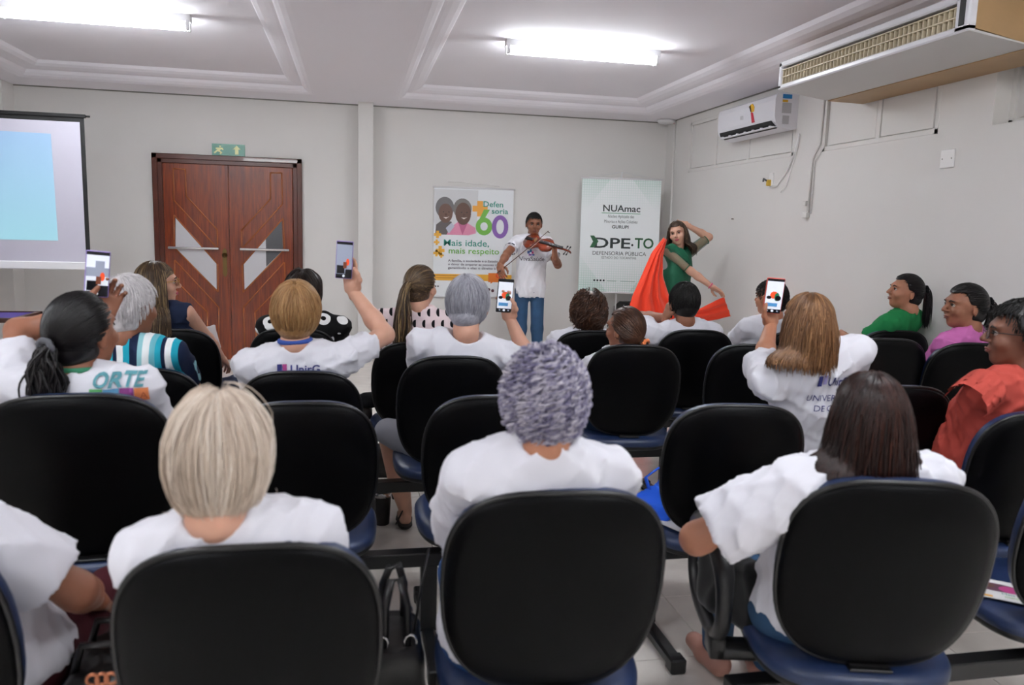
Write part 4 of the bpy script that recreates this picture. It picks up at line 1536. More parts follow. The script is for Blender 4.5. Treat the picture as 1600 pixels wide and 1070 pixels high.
for k, c_ in enumerate(('4f9a5a', '5a93b8', '8a3f84', 'd9814f')):
    f_ = back_frame(p1, q1[0] - .005 + k * .040, q1[2] - .045, .005)
    patch(p1, f_, (0, 0, .038, .04), mat('print_bar_%d' % k, c_, .8))
put_text('A', back_frame(p1, q1[0] + .13, q1[2] - .038, .008), .03, mat('print_rust', 'a85530', .8), p1['shirt'])

# ---- 2 white-haired woman in a striped blouse
M_STRIPE = mat('striped_cloth', 'ffffff', .8, .2)
nt = M_STRIPE.node_tree
tc = node(M_STRIPE, 'ShaderNodeTexCoord'); sx_ = node(M_STRIPE, 'ShaderNodeSeparateXYZ')
ml = node(M_STRIPE, 'ShaderNodeMath'); ml.operation = 'MULTIPLY_ADD'; ml.inputs[1].default_value = 5.6; ml.inputs[2].default_value = 10.2
fc = node(M_STRIPE, 'ShaderNodeMath'); fc.operation = 'FRACT'
rp = node(M_STRIPE, 'ShaderNodeValToRGB'); rp.color_ramp.interpolation = 'CONSTANT'
el = rp.color_ramp.elements
cs = [(0, '1f9fb4'), (.13, '14203c'), (.30, '8fc4cc'), (.40, 'e9eef0'), (.55, '6fb6c2'), (.66, '1f9fb4'), (.78, '14203c'), (.86, 'eef2f4')]
while len(el) < len(cs): el.new(.5)
for e_, (p_, c_) in zip(el, cs): e_.position = p_; e_.color = (*lin(c_), 1)
for a_, b_ in ((tc.outputs['Object'], sx_.inputs[0]), (sx_.outputs[0], ml.inputs[0]), (ml.outputs[0], fc.inputs[0]), (fc.outputs[0], rp.inputs[0]), (rp.outputs[0], nt.nodes['Principled BSDF'].inputs['Base Color'])):
    nt.links.new(a_, b_)
r, ty = sit('L2l', 0.29)
person('old woman with short white hair in a blouse with teal, navy and white stripes', r, RD(-6), top_of(199, 428, ty + .14, 1.06, .012), hyaw=RD(-32), sk=SK_BROWN, hs=1.06,
       sw=.178, girth=1.12, top=M_STRIPE, top_name='striped_blouse', sleeve=.8, seed=4,
       hair=dict(style='short', m=H_WHITE, n=1500, length=.036, vol=.016, rad=.002, low=.08))

# ---- 3 woman with long streaked hair, glasses, navy sleeveless top
r, ty = sit('L1w', 0.33, .05)
p3 = person('woman with long blond-streaked hair and tinted glasses in a navy sleeveless top', r, RD(-10), top_of(243, 406, ty + .16, 1.05, .006), hyaw=RD(-62), hpitch=RD(2), sk=SK_LIGHT, hs=1.05,
            sw=.165, top=M_NAVY, top_name='sleeveless_top', sleeve=0, bottom=M_NAVY, seed=5, face=M_LIPP, fem=1,
            hair=dict(style='long', m=H_STREAK, n=1300, length=.46, zend=-.27, vol=.004, rad=.0024, wave=.010, seg=16, part_x=0.0))
M_LENS = mat('tinted_lens', '7a3c40', .1, .5, alpha=.85)
def glasses(p, m_f, m_l, rim=.021, tint=True):
    H_, R_ = p['H'], p['Rh']
    s_ = 1.05
    W = lambda q: H_ + R_ @ (np.asarray(q) * s_)
    e = empty('eyeglasses', (0, 0, 0), parent=None)
    mb = MB()
    for sx in (-1, 1):
        ring = [W((sx * .033 + rim * math.cos(2 * PI * k / 16), .108 - abs(rim * math.cos(2 * PI * k / 16)) * .12, .001 + rim * .9 * math.sin(2 * PI * k / 16))) for k in range(17)]
        mb.tube(ring, .0014, 5, cap=False)
        mb.tube([W((sx * .054, .102, .006)), W((sx * .074, .07, .008)), W((sx * .082, .0, .004)), W((sx * .082, -.02, -.01))], .0018, 5)
    mb.tube([W((-.012, .110, .004)), W((0, .113, .007)), W((.012, .110, .004))], .0015, 5)
    fo = mb.build('eyeglasses', m_f, p['E'], smooth=True)
    for sx in (-1, 1):
        MB().add([W((sx * .033 + rim * .96 * math.cos(2 * PI * k / 16), .1075 - abs(rim * math.cos(2 * PI * k / 16)) * .12, .001 + rim * .86 * math.sin(2 * PI * k / 16))) for k in range(16)], [list(range(16))]).build('lens', m_l, fo)
    bpy.data.objects.remove(e)
glasses(p3, M_GOLD, M_LENS)
pp = at(328, 528, y=ty + .52)
pe = MB()
for k in range(3):
    pe.box((-.05, -.002 + k * .006, -.08), (.05, .001 + k * .006, .07), M=Matrix.Translation(pp) @ Matrix.Rotation(RD(35 + 8 * k), 4, 'Z') @ Matrix.Rotation(RD(-15 + 9 * k), 4, 'Y'))
tag(pe.build('folded_leaflet', mat('paper', 'e6e6e6', .8)), 'white folded leaflet held by the woman with streaked hair and glasses', 'leaflet')

# ---- 5 woman in black-and-white patterned blouse
M_BW = mat('black_white_print', 'f0f0f0', .8, .2)
nt = M_BW.node_tree
tc = node(M_BW, 'ShaderNodeTexCoord'); vo = node(M_BW, 'ShaderNodeTexVoronoi', Scale=11.0); vo.feature = 'F1'
rp = node(M_BW, 'ShaderNodeValToRGB'); rp.color_ramp.interpolation = 'CONSTANT'
el = rp.color_ramp.elements; el.new(.5)
for e_, (p_, c_) in zip(el, ((0, '0a0a0c'), (.16, 'eeeeee'), (.43, '0a0a0c'))): e_.position = p_; e_.color = (*lin(c_), 1)
nt.links.new(tc.outputs['Object'], vo.inputs['Vector']); nt.links.new(vo.outputs['Distance'], rp.inputs[0]); nt.links.new(rp.outputs[0], nt.nodes['Principled BSDF'].inputs['Base Color'])
r, ty = sit('L1b', 0.30, .05)
person('dark-haired woman in a black-and-white patterned blouse, hidden behind the ginger-blond head', r, 0, top_of(474, 419, ty + .14, 1.04, .006), sk=SK_TAN, hs=1.04, sw=.20, girth=1.1,
       top=M_BW, top_name='patterned_blouse', sleeve=.75, seed=6, hair=dict(style='bob', m=H_DKBROWN, n=700, length=.24, vol=.008, rad=.0026))

# ---- 4 ginger-blond person filming with raised arm
r, ty = sit('L2', 0.29)
ph = at(538, 406, y=ty + .42)
phone('black phone with a lilac edge held up high beside the door', ph, RD(-3), RD(6), RD(3), M_PHPUR, ROOM, base=SC_G, hh=.082, ww=.036)
p4 = person('person with short ginger-blond hair in a white T-shirt with blue collar, arm raised', r, RD(3), top_of(462, 438, ty + .13, 1.04, .006), hyaw=RD(-8), hpitch=RD(12), hroll=RD(2), sk=SK_LIGHT, hs=1.04,
            sw=.185, girth=1.08, fine=True, seed=7, collar=mat('blue_rib', '2a4a9a', .8), sleeve=.55,
            arms={'R': dict(hand=ph + V3(.038, .035, -.14), elbow=V3(1, .15, -.55), dir=V3(-.15, .05, 1), palm=V3(-.5, -.9, 0), curl=.55, thumb=.6)},
            hair=dict(style='short', m=H_GINGER, n=1700, length=.085, vol=.012, rad=.0021, low=-.02, crown=(0, -.25, .97)))
UN_B = mat('print_blue', '2b2f6e', .8)
UN_R = mat('print_magenta', '9a3a7a', .8)
q4 = p4['loc'](at(433, 584, y=ty + .03))
f4 = back_frame(p4, q4[0], q4[2])
patch(p4, f4, (0, 0, .018, .035), UN_B); patch(p4, f4, (.02, .004, .036, .035), UN_R)
put_text('UnirG', back_frame(p4, q4[0] + .048, q4[2]), .045, UN_B, p4['shirt'], bold=.001)

# ---- 6 woman with ponytail in dotted blouse
M_DOT = mat('dotted_cloth', 'e2cfd2', .8, .2)
nt = M_DOT.node_tree
tc = node(M_DOT, 'ShaderNodeTexCoord'); mp = node(M_DOT, 'ShaderNodeMapping'); mp.inputs['Scale'].default_value = (20, 0, 17)
sx_ = node(M_DOT, 'ShaderNodeSeparateXYZ')
nt.links.new(tc.outputs['Object'], mp.inputs[0]); nt.links.new(mp.outputs[0], sx_.inputs[0])
def mth(m_, op, *ins):
    n = m_.node_tree.nodes.new('ShaderNodeMath'); n.operation = op
    for i, v in enumerate(ins):
        if isinstance(v, (int, float)): n.inputs[i].default_value = v
        else: m_.node_tree.links.new(v, n.inputs[i])
    return n.outputs[0]
row = mth(M_DOT, 'FLOOR', sx_.outputs[2]); odd = mth(M_DOT, 'MULTIPLY', mth(M_DOT, 'MODULO', mth(M_DOT, 'ABSOLUTE', row), 2.0), .5)
fu = mth(M_DOT, 'SUBTRACT', mth(M_DOT, 'FRACT', mth(M_DOT, 'ADD', mth(M_DOT, 'ADD', sx_.outputs[0], odd), 40.0)), .5)
fv = mth(M_DOT, 'SUBTRACT', mth(M_DOT, 'FRACT', mth(M_DOT, 'ADD', sx_.outputs[2], 0.0)), .5)
dd = mth(M_DOT, 'ADD', mth(M_DOT, 'MULTIPLY', mth(M_DOT, 'MULTIPLY', fu, fu), 1.5), mth(M_DOT, 'MULTIPLY', fv, fv))
ins_ = mth(M_DOT, 'MULTIPLY', mth(M_DOT, 'LESS_THAN', dd, .125), mth(M_DOT, 'LESS_THAN', fu, .06))
mx = node(M_DOT, 'ShaderNodeMix'); mx.data_type = 'RGBA'
mx.inputs[6].default_value = (*lin('e6d3d6'), 1); mx.inputs[7].default_value = (*lin('0d0d12'), 1)
nt.links.new(ins_, mx.inputs[0]); nt.links.new(mx.outputs[2], nt.nodes['Principled BSDF'].inputs['Base Color'])
r, ty = sit('P', 0.29)
person('woman with a long dark streaked ponytail in a pale pink blouse with black half dots', r, RD(-4), top_of(657, 413, ty + .20, 1.0, .003), hyaw=RD(-28), sk=SK_LIGHT, sw=.185, girth=1.05,
       top=M_DOT, top_name='dotted_blouse', sleeve=1.6, sleeve_r=.066, bottom=M_BLKCLOTH, seed=8, fem=1,
       knees={'L': V3(r[0] - .10, ty + .62, .5)}, ankles={'L': at(571, 632, y=ty + .45)},
       hair=dict(style='pony', m=H_STREAK, n=900, tie=(-.012, -.112, .012), tail=.46, vol=.002, rad=.0022, tail_spread=.045, wave=.003))

# ---- 7 grey-haired man filming with a black phone
r, ty = sit('M', 0.29)
ph = at(789, 462, y=ty + .40)
phone('black phone with a bright picture of the dancer held up beside the grey-haired man', ph, RD(-4), RD(6), RD(3), M_PHBLK, STAGE, hh=.082, ww=.038)
p7 = person('grey-haired man in white T-shirt and grey shorts filming with a black phone', r, RD(-6), top_of(732, 428, ty + .14, 1.08, .006), hyaw=RD(-16), sk=SK_LIGHT, hs=1.08, sw=.19, girth=1.15,
       fine=True, seed=9, bottom=M_GREYCLOTH, bottom_name='shorts', lower_leg='bare', neck_open=.075,
       arms={'R': dict(hand=ph + V3(.035, .03, -.115), elbow=V3(.8, .3, -1), dir=V3(-.25, 0, 1), palm=V3(-.6, -.8, 0), curl=.7, thumb=.5)},
       knees={'L': at(606, 674, y=ty + .46)}, ankles={'L': V3(.27, 3.93, .09)},
       hair=dict(style='short', m=H_GREY, n=1500, length=.085, vol=.008, rad=.0019, low=.0))

# ---- 8 woman with white-blond bob in front
r, ty = sit('4a', 0.29, .015)
person('woman with a white-blond bob in a white T-shirt in the front left chair', r, 0, top_of(342, 609, ty + .10, .96, .006), hyaw=RD(-4), sk=SK_LIGHT, hs=.96, sw=.152, girth=1.05, fine=True, seed=10,
       hair=dict(style='bob', m=H_BLOND, n=4200, length=.28, zend=-.15, vol=.008, rad=.0017, seg=15, drape=False, low=.0, crown=(0, .1, .99)))

# ---- 9 woman with curly lilac-grey hair
r, ty = sit('B', 0.29, -.045)
person('woman with short curly lilac-grey hair in a white T-shirt in the front centre chair', r, RD(-3), top_of(853, 543, ty + .12, .86, .016), sk=SK_TAN, hs=.86, sw=.16, girth=1.22, fine=True, seed=11,
       sleeve=.9, sleeve_r=.066, bottom=mat('bright_blue_cloth', '234a80', .8),
       arms={'L': dict(hand=V3(r[0] - .13, ty + .56, .60), elbow=V3(-1, -.4, -.5))},
       hair=dict(style='curly', m=H_LILAC, n=1000, length=.085, vol=.018, curl=.0100, rad=.0034, seg=34, low=.06, drape=False))

# ---- 10 woman with long dark red-brown hair on the armrest chair
r, ty = sit('R4', 0.33, -.06)
p10 = person('woman with long dark red-brown hair in a loose white T-shirt, elbow on the armrest', r, RD(-2), top_of(1364, 579, ty + .16, .92, .002), hyaw=RD(4), sk=SK_TAN, hs=.92, sw=.172, girth=1.15, fine=True, seed=12,
       sleeve=.82, sleeve_r=.082, bottom=M_JEANS, shoe=mat('pink_flat', 'a5776a', .5),
       arms={'L': dict(hand=at(1112, 835, y=ty + .46), elbow=V3(-1, -.25, -.25))},
       ankles={'L': V3(*at(1120, 1010, z=.10)[:2], .10)}, knees={'L': V3(at(1125, 900, y=ty + .66)[0], ty + .66, .53)},
       hair=dict(style='long', m=H_REDBROWN, n=3200, length=.36, zend=-.235, vol=.002, rad=.0019, seg=15, part_x=0.0))

# ---- 11 woman with light brown hair filming with a red phone
r, ty = sit('R3b', 0.35, -.16)
ph = at(1209, 462, y=ty + .55)
phone('phone in a coral case showing the dancer, held up in front of the short-haired person', ph, RD(-14), RD(5), RD(3), M_PHRED, STAGE, hh=.080, ww=.040)
p11 = person('woman with wavy light brown hair in a white printed T-shirt filming with a coral phone', r, RD(2), top_of(1266, 456, ty + .16, .98, .004), hyaw=RD(10), sk=SK_TAN, hs=.98, sw=.19, girth=1.15, fine=True, seed=13, sleeve=.85, sleeve_r=.075,
       arms={'L': dict(hand=ph + V3(.02, .04, -.135), elbow=V3(-.3, .2, -1), dir=V3(-.15, .1, 1), palm=V3(.2, -1, .1), curl=.7)},
       hair=dict(style='long', m=H_LTBROWN, n=1800, length=.30, zend=-.175, part_x=0.0, vol=.004, rad=.0024, wave=.012, seg=14))
q1 = p11['loc'](at(1283, 606, y=ty + .04)); z0 = q1[2]; x0 = q1[0]
f_ = back_frame(p11, x0, z0)
patch(p11, f_, (.0, 0, .020, .042), UN_B); patch(p11, f_, (.024, .008, .04, .045), mat('print_lilac', '8f88b8', .8))
put_text('UnirG', back_frame(p11, x0 + .044, z0 + .003), .050, UN_B, p11['shirt'], bold=.001, width=.085)
put_text('UNIVERSIDADE', back_frame(p11, x0 - .028, z0 - .062), .036, UN_B, p11['shirt'])
put_text('DE GURUPI', back_frame(p11, x0 + .008, z0 - .105), .036, UN_B, p11['shirt'])

# ---- 12 short-haired person in white
r, ty = sit('R1s', 0.39, -.17)
person('person with short dark hair in a white T-shirt behind the raised coral phone', r, RD(8), top_of(1207, 437, ty + .2, 1.0, .008), hyaw=RD(22), sk=SK_TAN, sw=.185, seed=14,
       hair=dict(style='curly', m=H_BLACK, n=700, length=.05, vol=.008, curl=.004, rad=.0022, low=.1, drape=False))

# ---- 13 man on the phone
r, ty = sit('N1', 0.31, -.06)
hd = top_of(1071, 440, ty + .16, 1.04, .004)
ph = at(1051, 479, y=ty + .19)
phone('dark phone held to the ear of the black-haired man', ph, RD(75), RD(8), RD(0), M_PHBLK, [], base=SC_K, hh=.07, ww=.034)
person('man with short black hair in a white T-shirt holding a phone to his ear', r, 0, hd, sk=SK_BROWN, hs=1.04, sw=.195, girth=1.1, seed=15, fine=True,
       arms={'L': dict(hand=ph + V3(-.035, .01, -.07), elbow=V3(-.9, .3, -.8), dir=V3(.3, .1, 1), palm=V3(1, 0, -.2), curl=.6)},
       hair=dict(style='short', m=H_CROP, n=1200, length=.045, vol=.006, rad=.0022, low=.02))

# ---- 14 curly brown hair
r, ty = sit('curly', 0.29, -.02)
person('woman with curly brown shoulder-length hair in a white T-shirt under the green banner', r, 0, top_of(921, 452, ty + .12, 1.0, .010), sk=SK_TAN, sw=.18, girth=1.1, seed=16,
       hair=dict(style='curly', m=H_BROWN, n=900, length=.26, zend=-.15, vol=.008, curl=.010, rad=.0034, seg=34, low=.0))

# ---- 15 brown hair with orange tie
r, ty = sit('N', 0.31, -.05)
person('woman with straight brown hair and an orange hair tie in a white T-shirt', r, RD(5), top_of(979, 478, ty + .16, 1.03, .004), hyaw=RD(28), sk=SK_BROWN, hs=1.03, sw=.18, girth=1.1, seed=17,
       hair=dict(style='pony', m=H_BROWN, n=1100, tie=(.012, -.108, -.055), tail=.05, vol=.004, rad=.0024, tie_mat=mat('orange_scrunchie', 'e8804a', .8)))

# ---- 16 woman in green
r, ty = sit('R1g', 0.35, -.02)
p16 = person('woman with a black ponytail in a green T-shirt leaning against the wall', r, RD(28), top_of(1419, 427, ty + .10, 1.0, .003), hyaw=RD(46), hpitch=RD(8), sk=SK_TAN, sw=.175, girth=1.05, top=mat('green_cotton', '1f7a44', .85, .2, bump=(500, .1, .0006)), seed=18, face=M_LIPD, fem=1,
       arms={'L': dict(hand=at(1316, 524, y=ty + .50), elbow=V3(-.6, -.3, -1), palm=V3(.3, 0, -1))},
       hair=dict(style='pony', m=H_BLACK, n=1000, tie=(.0, -.108, .030), tail=.24, vol=.003, rad=.0022, tail_spread=.03, tie_mat=M_BLKCLOTH))
# ---- 17 woman in pink
r, ty = sit('R2p', 0.33, -.02)
person('woman with a black ponytail in a pink T-shirt beside the wall, looking left', r, RD(20), top_of(1513, 442, ty + .16, 1.05, .004), hyaw=RD(58), sk=SK_BROWN, hs=1.05, sw=.175, girth=1.12, top=mat('pink_cotton', 'c06aa8', .85, .2, bump=(500, .1, .0006)), top_name='t_shirt', seed=19, face=M_LIPD, fem=1, fine=True,
       arms={'L': dict(hand=at(1470, 600, y=ty + .52), elbow=V3(-.9, -.4, -1))}, bottom=mat('pink_trousers', 'b5609c', .85),
       hair=dict(style='pony', m=H_BLACK, n=1100, tie=(.0, -.110, .020), tail=.34, vol=.004, rad=.0022, wave=.006, tail_spread=.05, tie_mat=M_BLKCLOTH))
# ---- 18 woman in brick red
M_BRICK = mat('brick_red_cloth', 'a5433a', .85, .2, bump=(400, .2, .001))
M_SKIRT = mat('leaf_print', '1d6a3a', .8)
nt = M_SKIRT.node_tree
tc = node(M_SKIRT, 'ShaderNodeTexCoord'); nz = node(M_SKIRT, 'ShaderNodeTexNoise', Scale=16.0, Detail=2.0, Distortion=2.5); rp = node(M_SKIRT, 'ShaderNodeValToRGB'); rp.color_ramp.interpolation = 'CONSTANT'
el = rp.color_ramp.elements; el.new(.4); el.new(.5); el.new(.6)
for e_, (p_, c_) in zip(el, ((0, '12100f'), (.42, '2f7a45'), (.50, '1a4a2c'), (.56, '6a2f78'), (.62, 'c9a58a'))): e_.position = p_; e_.color = (*lin(c_), 1)
nt.links.new(tc.outputs['Object'], nz.inputs['Vector']); nt.links.new(nz.outputs[0], rp.inputs[0]); nt.links.new(rp.outputs[0], nt.nodes['Principled BSDF'].inputs['Base Color'])
r, ty = sit('Rr', 0.39, -.0)
p18 = person('woman with short dark hair, glasses and pearl earring in a brick red ruffled blouse', r, RD(12), top_of(1602, 468, ty + .24, 1.06, .008), hyaw=RD(45), sk=SK_DARK, hs=1.06, sw=.185, girth=1.2, top=M_BRICK, top_name='ruffled_blouse', bottom=M_SKIRT, bottom_name='printed_skirt', seed=20, face=M_LIPD, fine=True, sleeve=.8, sleeve_r=.072,
       arms={'L': dict(hand=at(1492, 690, y=ty + .62), elbow=V3(-.9, -.4, -1))},
       hair=dict(style='short', m=H_CROP, n=1200, length=.02, vol=.014, rad=.0024, low=.05))
glasses(p18, M_STK if 'M_STK' in globals() else M_BLACKM, mat('clear_lens', 'c8d0d8', .05, .5, alpha=.25))
H_, R_ = p18['H'], p18['Rh']
MB().lathe([(.0001, -.007), (.005, -.005), (.007, 0), (.005, .005), (.0001, .007)], 10, M=Matrix.Translation(Vector(H_ + R_ @ V3(-.088, -.006, -.055)))).build('earring', mat('pearl', 'e9e6e0', .2), p18['E'], smooth=True, label='pearl earring')
for q in range(3):
    mb = MB(); n = 26; V = []
    shl = p18['sh']['L']
    for i in range(n + 1):
        t = i / n
        a = -1.9 + 3.2 * t
        cx = shl + V3(-.02 - .026 * q, 0, .0 - .016 * q)
        p = cx + V3(-.012, .085 * math.sin(a), .078 * math.cos(a))
        V += [p + V3(.02, 0, .008), p + V3(-.018 - .012 * math.sin(t * 38 + q), .008 * math.sin(t * 31), -.016 + .006 * math.cos(t * 40))]
    F = [(2 * i, 2 * i + 1, 2 * i + 3, 2 * i + 2) for i in range(n)]
    mb.add(V, F, True).build('ruffle', M_BRICK, p18['shirt'])

# ---- 19 person at the bottom left corner
r, ty = sit('L4', 0.37, .0)
hd19 = V3(r[0] - .14, ty + .26, 1.06)
person('person in a white T-shirt and maroon trousers at the bottom left edge', r, RD(-8), hd19, sk=SK_BROWN, sw=.19, girth=1.2, fine=True, seed=21, sleeve=.75, sleeve_r=.078, bottom=M_MAROON,
       arms={'R': dict(hand=V3(r[0] + .20, ty + .52, .60), elbow=V3(1, -.5, -.4))}, shoe=mat('brown_shoe', '3a2a20', .5),
       hair=dict(style='short', m=H_GREY, n=600, length=.06, vol=.01, rad=.0022))

# ------------------------------------------------------------------ performers
# violinist
YV = 8.15
hv = top_of(835, 331, YV, 1.02, .004)
rv = V3(at(826, 500, y=YV)[0], YV, 0)
M_TEEV = mat('white_cotton_shirt', 'e4e4ea', .85, .2, bump=(500, .1, .0006))
vio_chin = at(829, 378, y=YV - .13)
vio_scroll = at(877, 391, y=YV - .42)
vh = vio_chin + (vio_scroll - vio_chin) * .80
bow_frog = at(780, 424, y=YV - .40); bow_tip = at(857, 361, y=YV - .36)
pv = person('young man with cropped black hair in a white printed T-shirt and jeans playing the violin', rv[:2], PI, hv, hyaw=RD(-6), hpitch=RD(-10), sk=SK_BROWN, hs=1.02, sw=.165, girth=.86, top=M_TEEV, sleeve=.62, sleeve_r=.062, seed=30,
       legs='stand', hip=V3(rv[0], YV, .93), bottom=M_JEANS, bottom_name='jeans', face=M_LIPD, fine=True, collar=None,
       knees={'L': V3(rv[0] + .09, YV - .02, .50), 'R': V3(rv[0] - .09, YV - .02, .50)}, ankles={'L': V3(rv[0] + .11, YV, .09), 'R': V3(rv[0] - .11, YV, .09)},
       arms={'R': dict(hand=bow_frog + V3(.012, .045, .055), elbow=V3(-1, -.2, -.35), dir=V3(.1, -.6, -.8), palm=V3(.5, .3, -.6), curl=.7),
             'L': dict(hand=vh + V3(.005, .02, -.085), elbow=V3(.5, -.1, -1), dir=V3(-.1, -.15, 1), palm=V3(-.6, .6, .1), curl=.95)},
       hair=dict(style='short', m=H_CROP, n=1300, length=.018, vol=.002, rad=.0020, low=.1, drape=False))
# dark sleeve bands
for k in 'LR':
    a = pv['A'][k]; d_ = a['el'] - pv['sh'][k]
    c_ = pv['sh'][k] + d_ * .60; n_ = d_ / np.linalg.norm(d_)
    f_ = frame_from(n_, (0.1, .2, 1))
    rg = [c_ + (f_[:, 0] * math.cos(2 * PI * q / 20) + f_[:, 2] * math.sin(2 * PI * q / 20)) * .0655 for q in range(21)]
    MB().tube(rg, .006, 6, cap=False).build('sleeve_band', M_NAVY, pv['shirt'], smooth=True)
# front print: rays cast from in front of the shirt
me = pv['shirt'].data
bv = BVHTree.FromPolygons([v.co for v in me.vertices], [list(q.vertices) for q in me.polygons])
def vf(u0, v0):
    def f(u, v):
        x, z = -(u0 + u), v0 + v
        h_ = bv.ray_cast(Vector((x, 1.5, z)), Vector((0, -1, 0)))
        return (x, h_[0].y + .006, z) if h_[0] is not None else (x, .12, z)
    return f
zc_ = pv['nb'][2]
put_text('VivaSaúde', vf(-.135, zc_ - .275), .066, mat('print_dark', '3a3a44', .8), pv['shirt'])
def vpatch(frame, a):
    u0, v0, u1, v1, c_ = a
    n = 4
    V = [frame(u0 + (u1 - u0) * i / n, v0 + (v1 - v0) * j / n) for j in range(n + 1) for i in range(n + 1)]
    F = [(j * (n + 1) + i, j * (n + 1) + i + 1, (j + 1) * (n + 1) + i + 1, (j + 1) * (n + 1) + i) for j in range(n) for i in range(n)]
    m_ = bpy.data.meshes.new('print'); m_.from_pydata(V, [], F); m_.update()
    link('print', m_, mat('print_' + c_, c_, .8), pv['shirt'])
for a in ((-.045, -.145, -.02, -.115, '4a68a8'), (-.02, -.13, .0, -.10, '3f86b8'), (.0, -.145, .02, -.12, 'b04a78'), (-.03, -.165, .0, -.147, '7a4a98'), (.003, -.165, .03, -.148, '4a68a8')):
    vpatch(vf(-.01, zc_ - .055), a)

# violin
M_VIO = mat('violin_varnish', '7a2c12', .2, .5, coat=.5, var=(12, .2)); M_EBONY = mat('ebony', '0c0a0a', .3)
ax_y = vio_scroll - vio_chin; L_ = np.linalg.norm(ax_y)
Fv = frame_from(ax_y, V3(-.25, -.75, .62))
def vw(x, y, z): return vio_chin + Fv @ V3(x, y, z) if False else vio_chin + Fv[:, 0] * x + Fv[:, 1] * y + Fv[:, 2] * z
ve = empty('violin', vio_chin, 0, 'red-brown violin held under the chin of the young man', 'violin')
vl = lambda x, y, z: vw(x, y, z) - vio_chin
half = [(0, .0), (.045, .003), (.08, .03), (.098, .075), (.092, .115), (.072, .14), (.056, .165), (.053, .19), (.062, .215), (.078, .235), (.083, .27), (.072, .315), (.045, .345), (0, .355)]
out = half + [(-x, y) for x, y in half[-2:0:-1]]
mb = MB(); n = len(out)
V = [vl(x, y - .06, 0) for x, y in out] + [vl(x, y - .06, .034) for x, y in out] + [vl(x * .5, (y - .18) * .6 + .12, .046) for x, y in out] + [vl(x * .5, (y - .18) * .6 + .12, -.010) for x, y in out]
F = [(i, (i + 1) % n, n + (i + 1) % n, n + i) for i in range(n)] + [(n + i, n + (i + 1) % n, 2 * n + (i + 1) % n, 2 * n + i) for i in range(n)] + [(i, 3 * n + i, 3 * n + (i + 1) % n, (i + 1) % n) for i in range(n)] + [list(range(2 * n, 3 * n)), list(range(3 * n, 4 * n))[::-1]]
mb.add(V, F, True).build('body', M_VIO, ve)
MB().tube([vl(0, .285, .03), vl(0, .42, .028)], [.014, .012], 8).tube([vl(0, .42, .028), vl(0, .47, .024), vl(0, .505, .014), vl(0, .508, .0), vl(0, .495, .004)], [.011, .010, .010, .009, .006], 8).build('neck', M_VIO, ve, smooth=True)
MB().prism([(-.019, .14), (.019, .14), (.012, .425), (-.012, .425)], .046, .054, lambda u, v, d: vl(u, v, d)).build('fingerboard', M_EBONY, ve)
MB().prism([(-.02, -.04), (.02, -.04), (.012, .05), (-.012, .05)], .046, .058, lambda u, v, d: vl(u, v, d)).build('tailpiece', M_EBONY, ve)
MB().box((-.022, .085, .04), (.022, .090, .072), M=Matrix([[*Fv[0], 0], [*Fv[1], 0], [*Fv[2], 0], [0, 0, 0, 1]])).build('bridge', mat('bridge_maple', 'b98a55', .5), ve)
for k, yy in enumerate((.445, .462, .478, .492)):
    sx = 1 if k % 2 else -1
    MB().tube([vl(-sx * .012, yy, .020), vl(sx * .045, yy, .020)], [.003, .004], 6).tube([vl(sx * .042, yy, .020), vl(sx * .058, yy, .020)], [.008, .007], 8).build('peg', M_EBONY, ve, smooth=True)
for k in range(4):
    MB().tube([vl((k - 1.5) * .009, .03, .058), vl((k - 1.5) * .009, .087, .074), vl((k - 1.5) * .0055, .425, .056)], .0008, 4).build('string', M_CHROME, ve)
bo = empty('violin_bow', bow_frog, 0, 'thin brown violin bow drawn across the strings', 'bow')
d_ = bow_tip - bow_frog; dn = d_ / np.linalg.norm(d_); up_ = V3(-dn[2], 0, dn[0])
MB().tube([dn * -.03, d_ * .3 + up_ * -.002, d_ * .7 + up_ * -.004, d_ + up_ * .002], [.0055, .0045, .004, .0035], 8).build('stick', mat('bow_wood', '4a2412', .3), bo, smooth=True)
MB().tube([dn * .02 - up_ * .022, d_ - up_ * .016], .0028, 5, flat=.5).build('bow_hair', mat('bow_hair', 'd8d2c4', .6), bo, smooth=True)
MB().tube([dn * .0 - up_ * .008, dn * .045 - up_ * .014], .011, 8).build('frog', M_EBONY, bo, smooth=True)
MB().tube([d_ * .985, d_ * 1.0 - up_ * .022], [.005, .004], 6).build('tip', M_EBONY, bo, smooth=True)

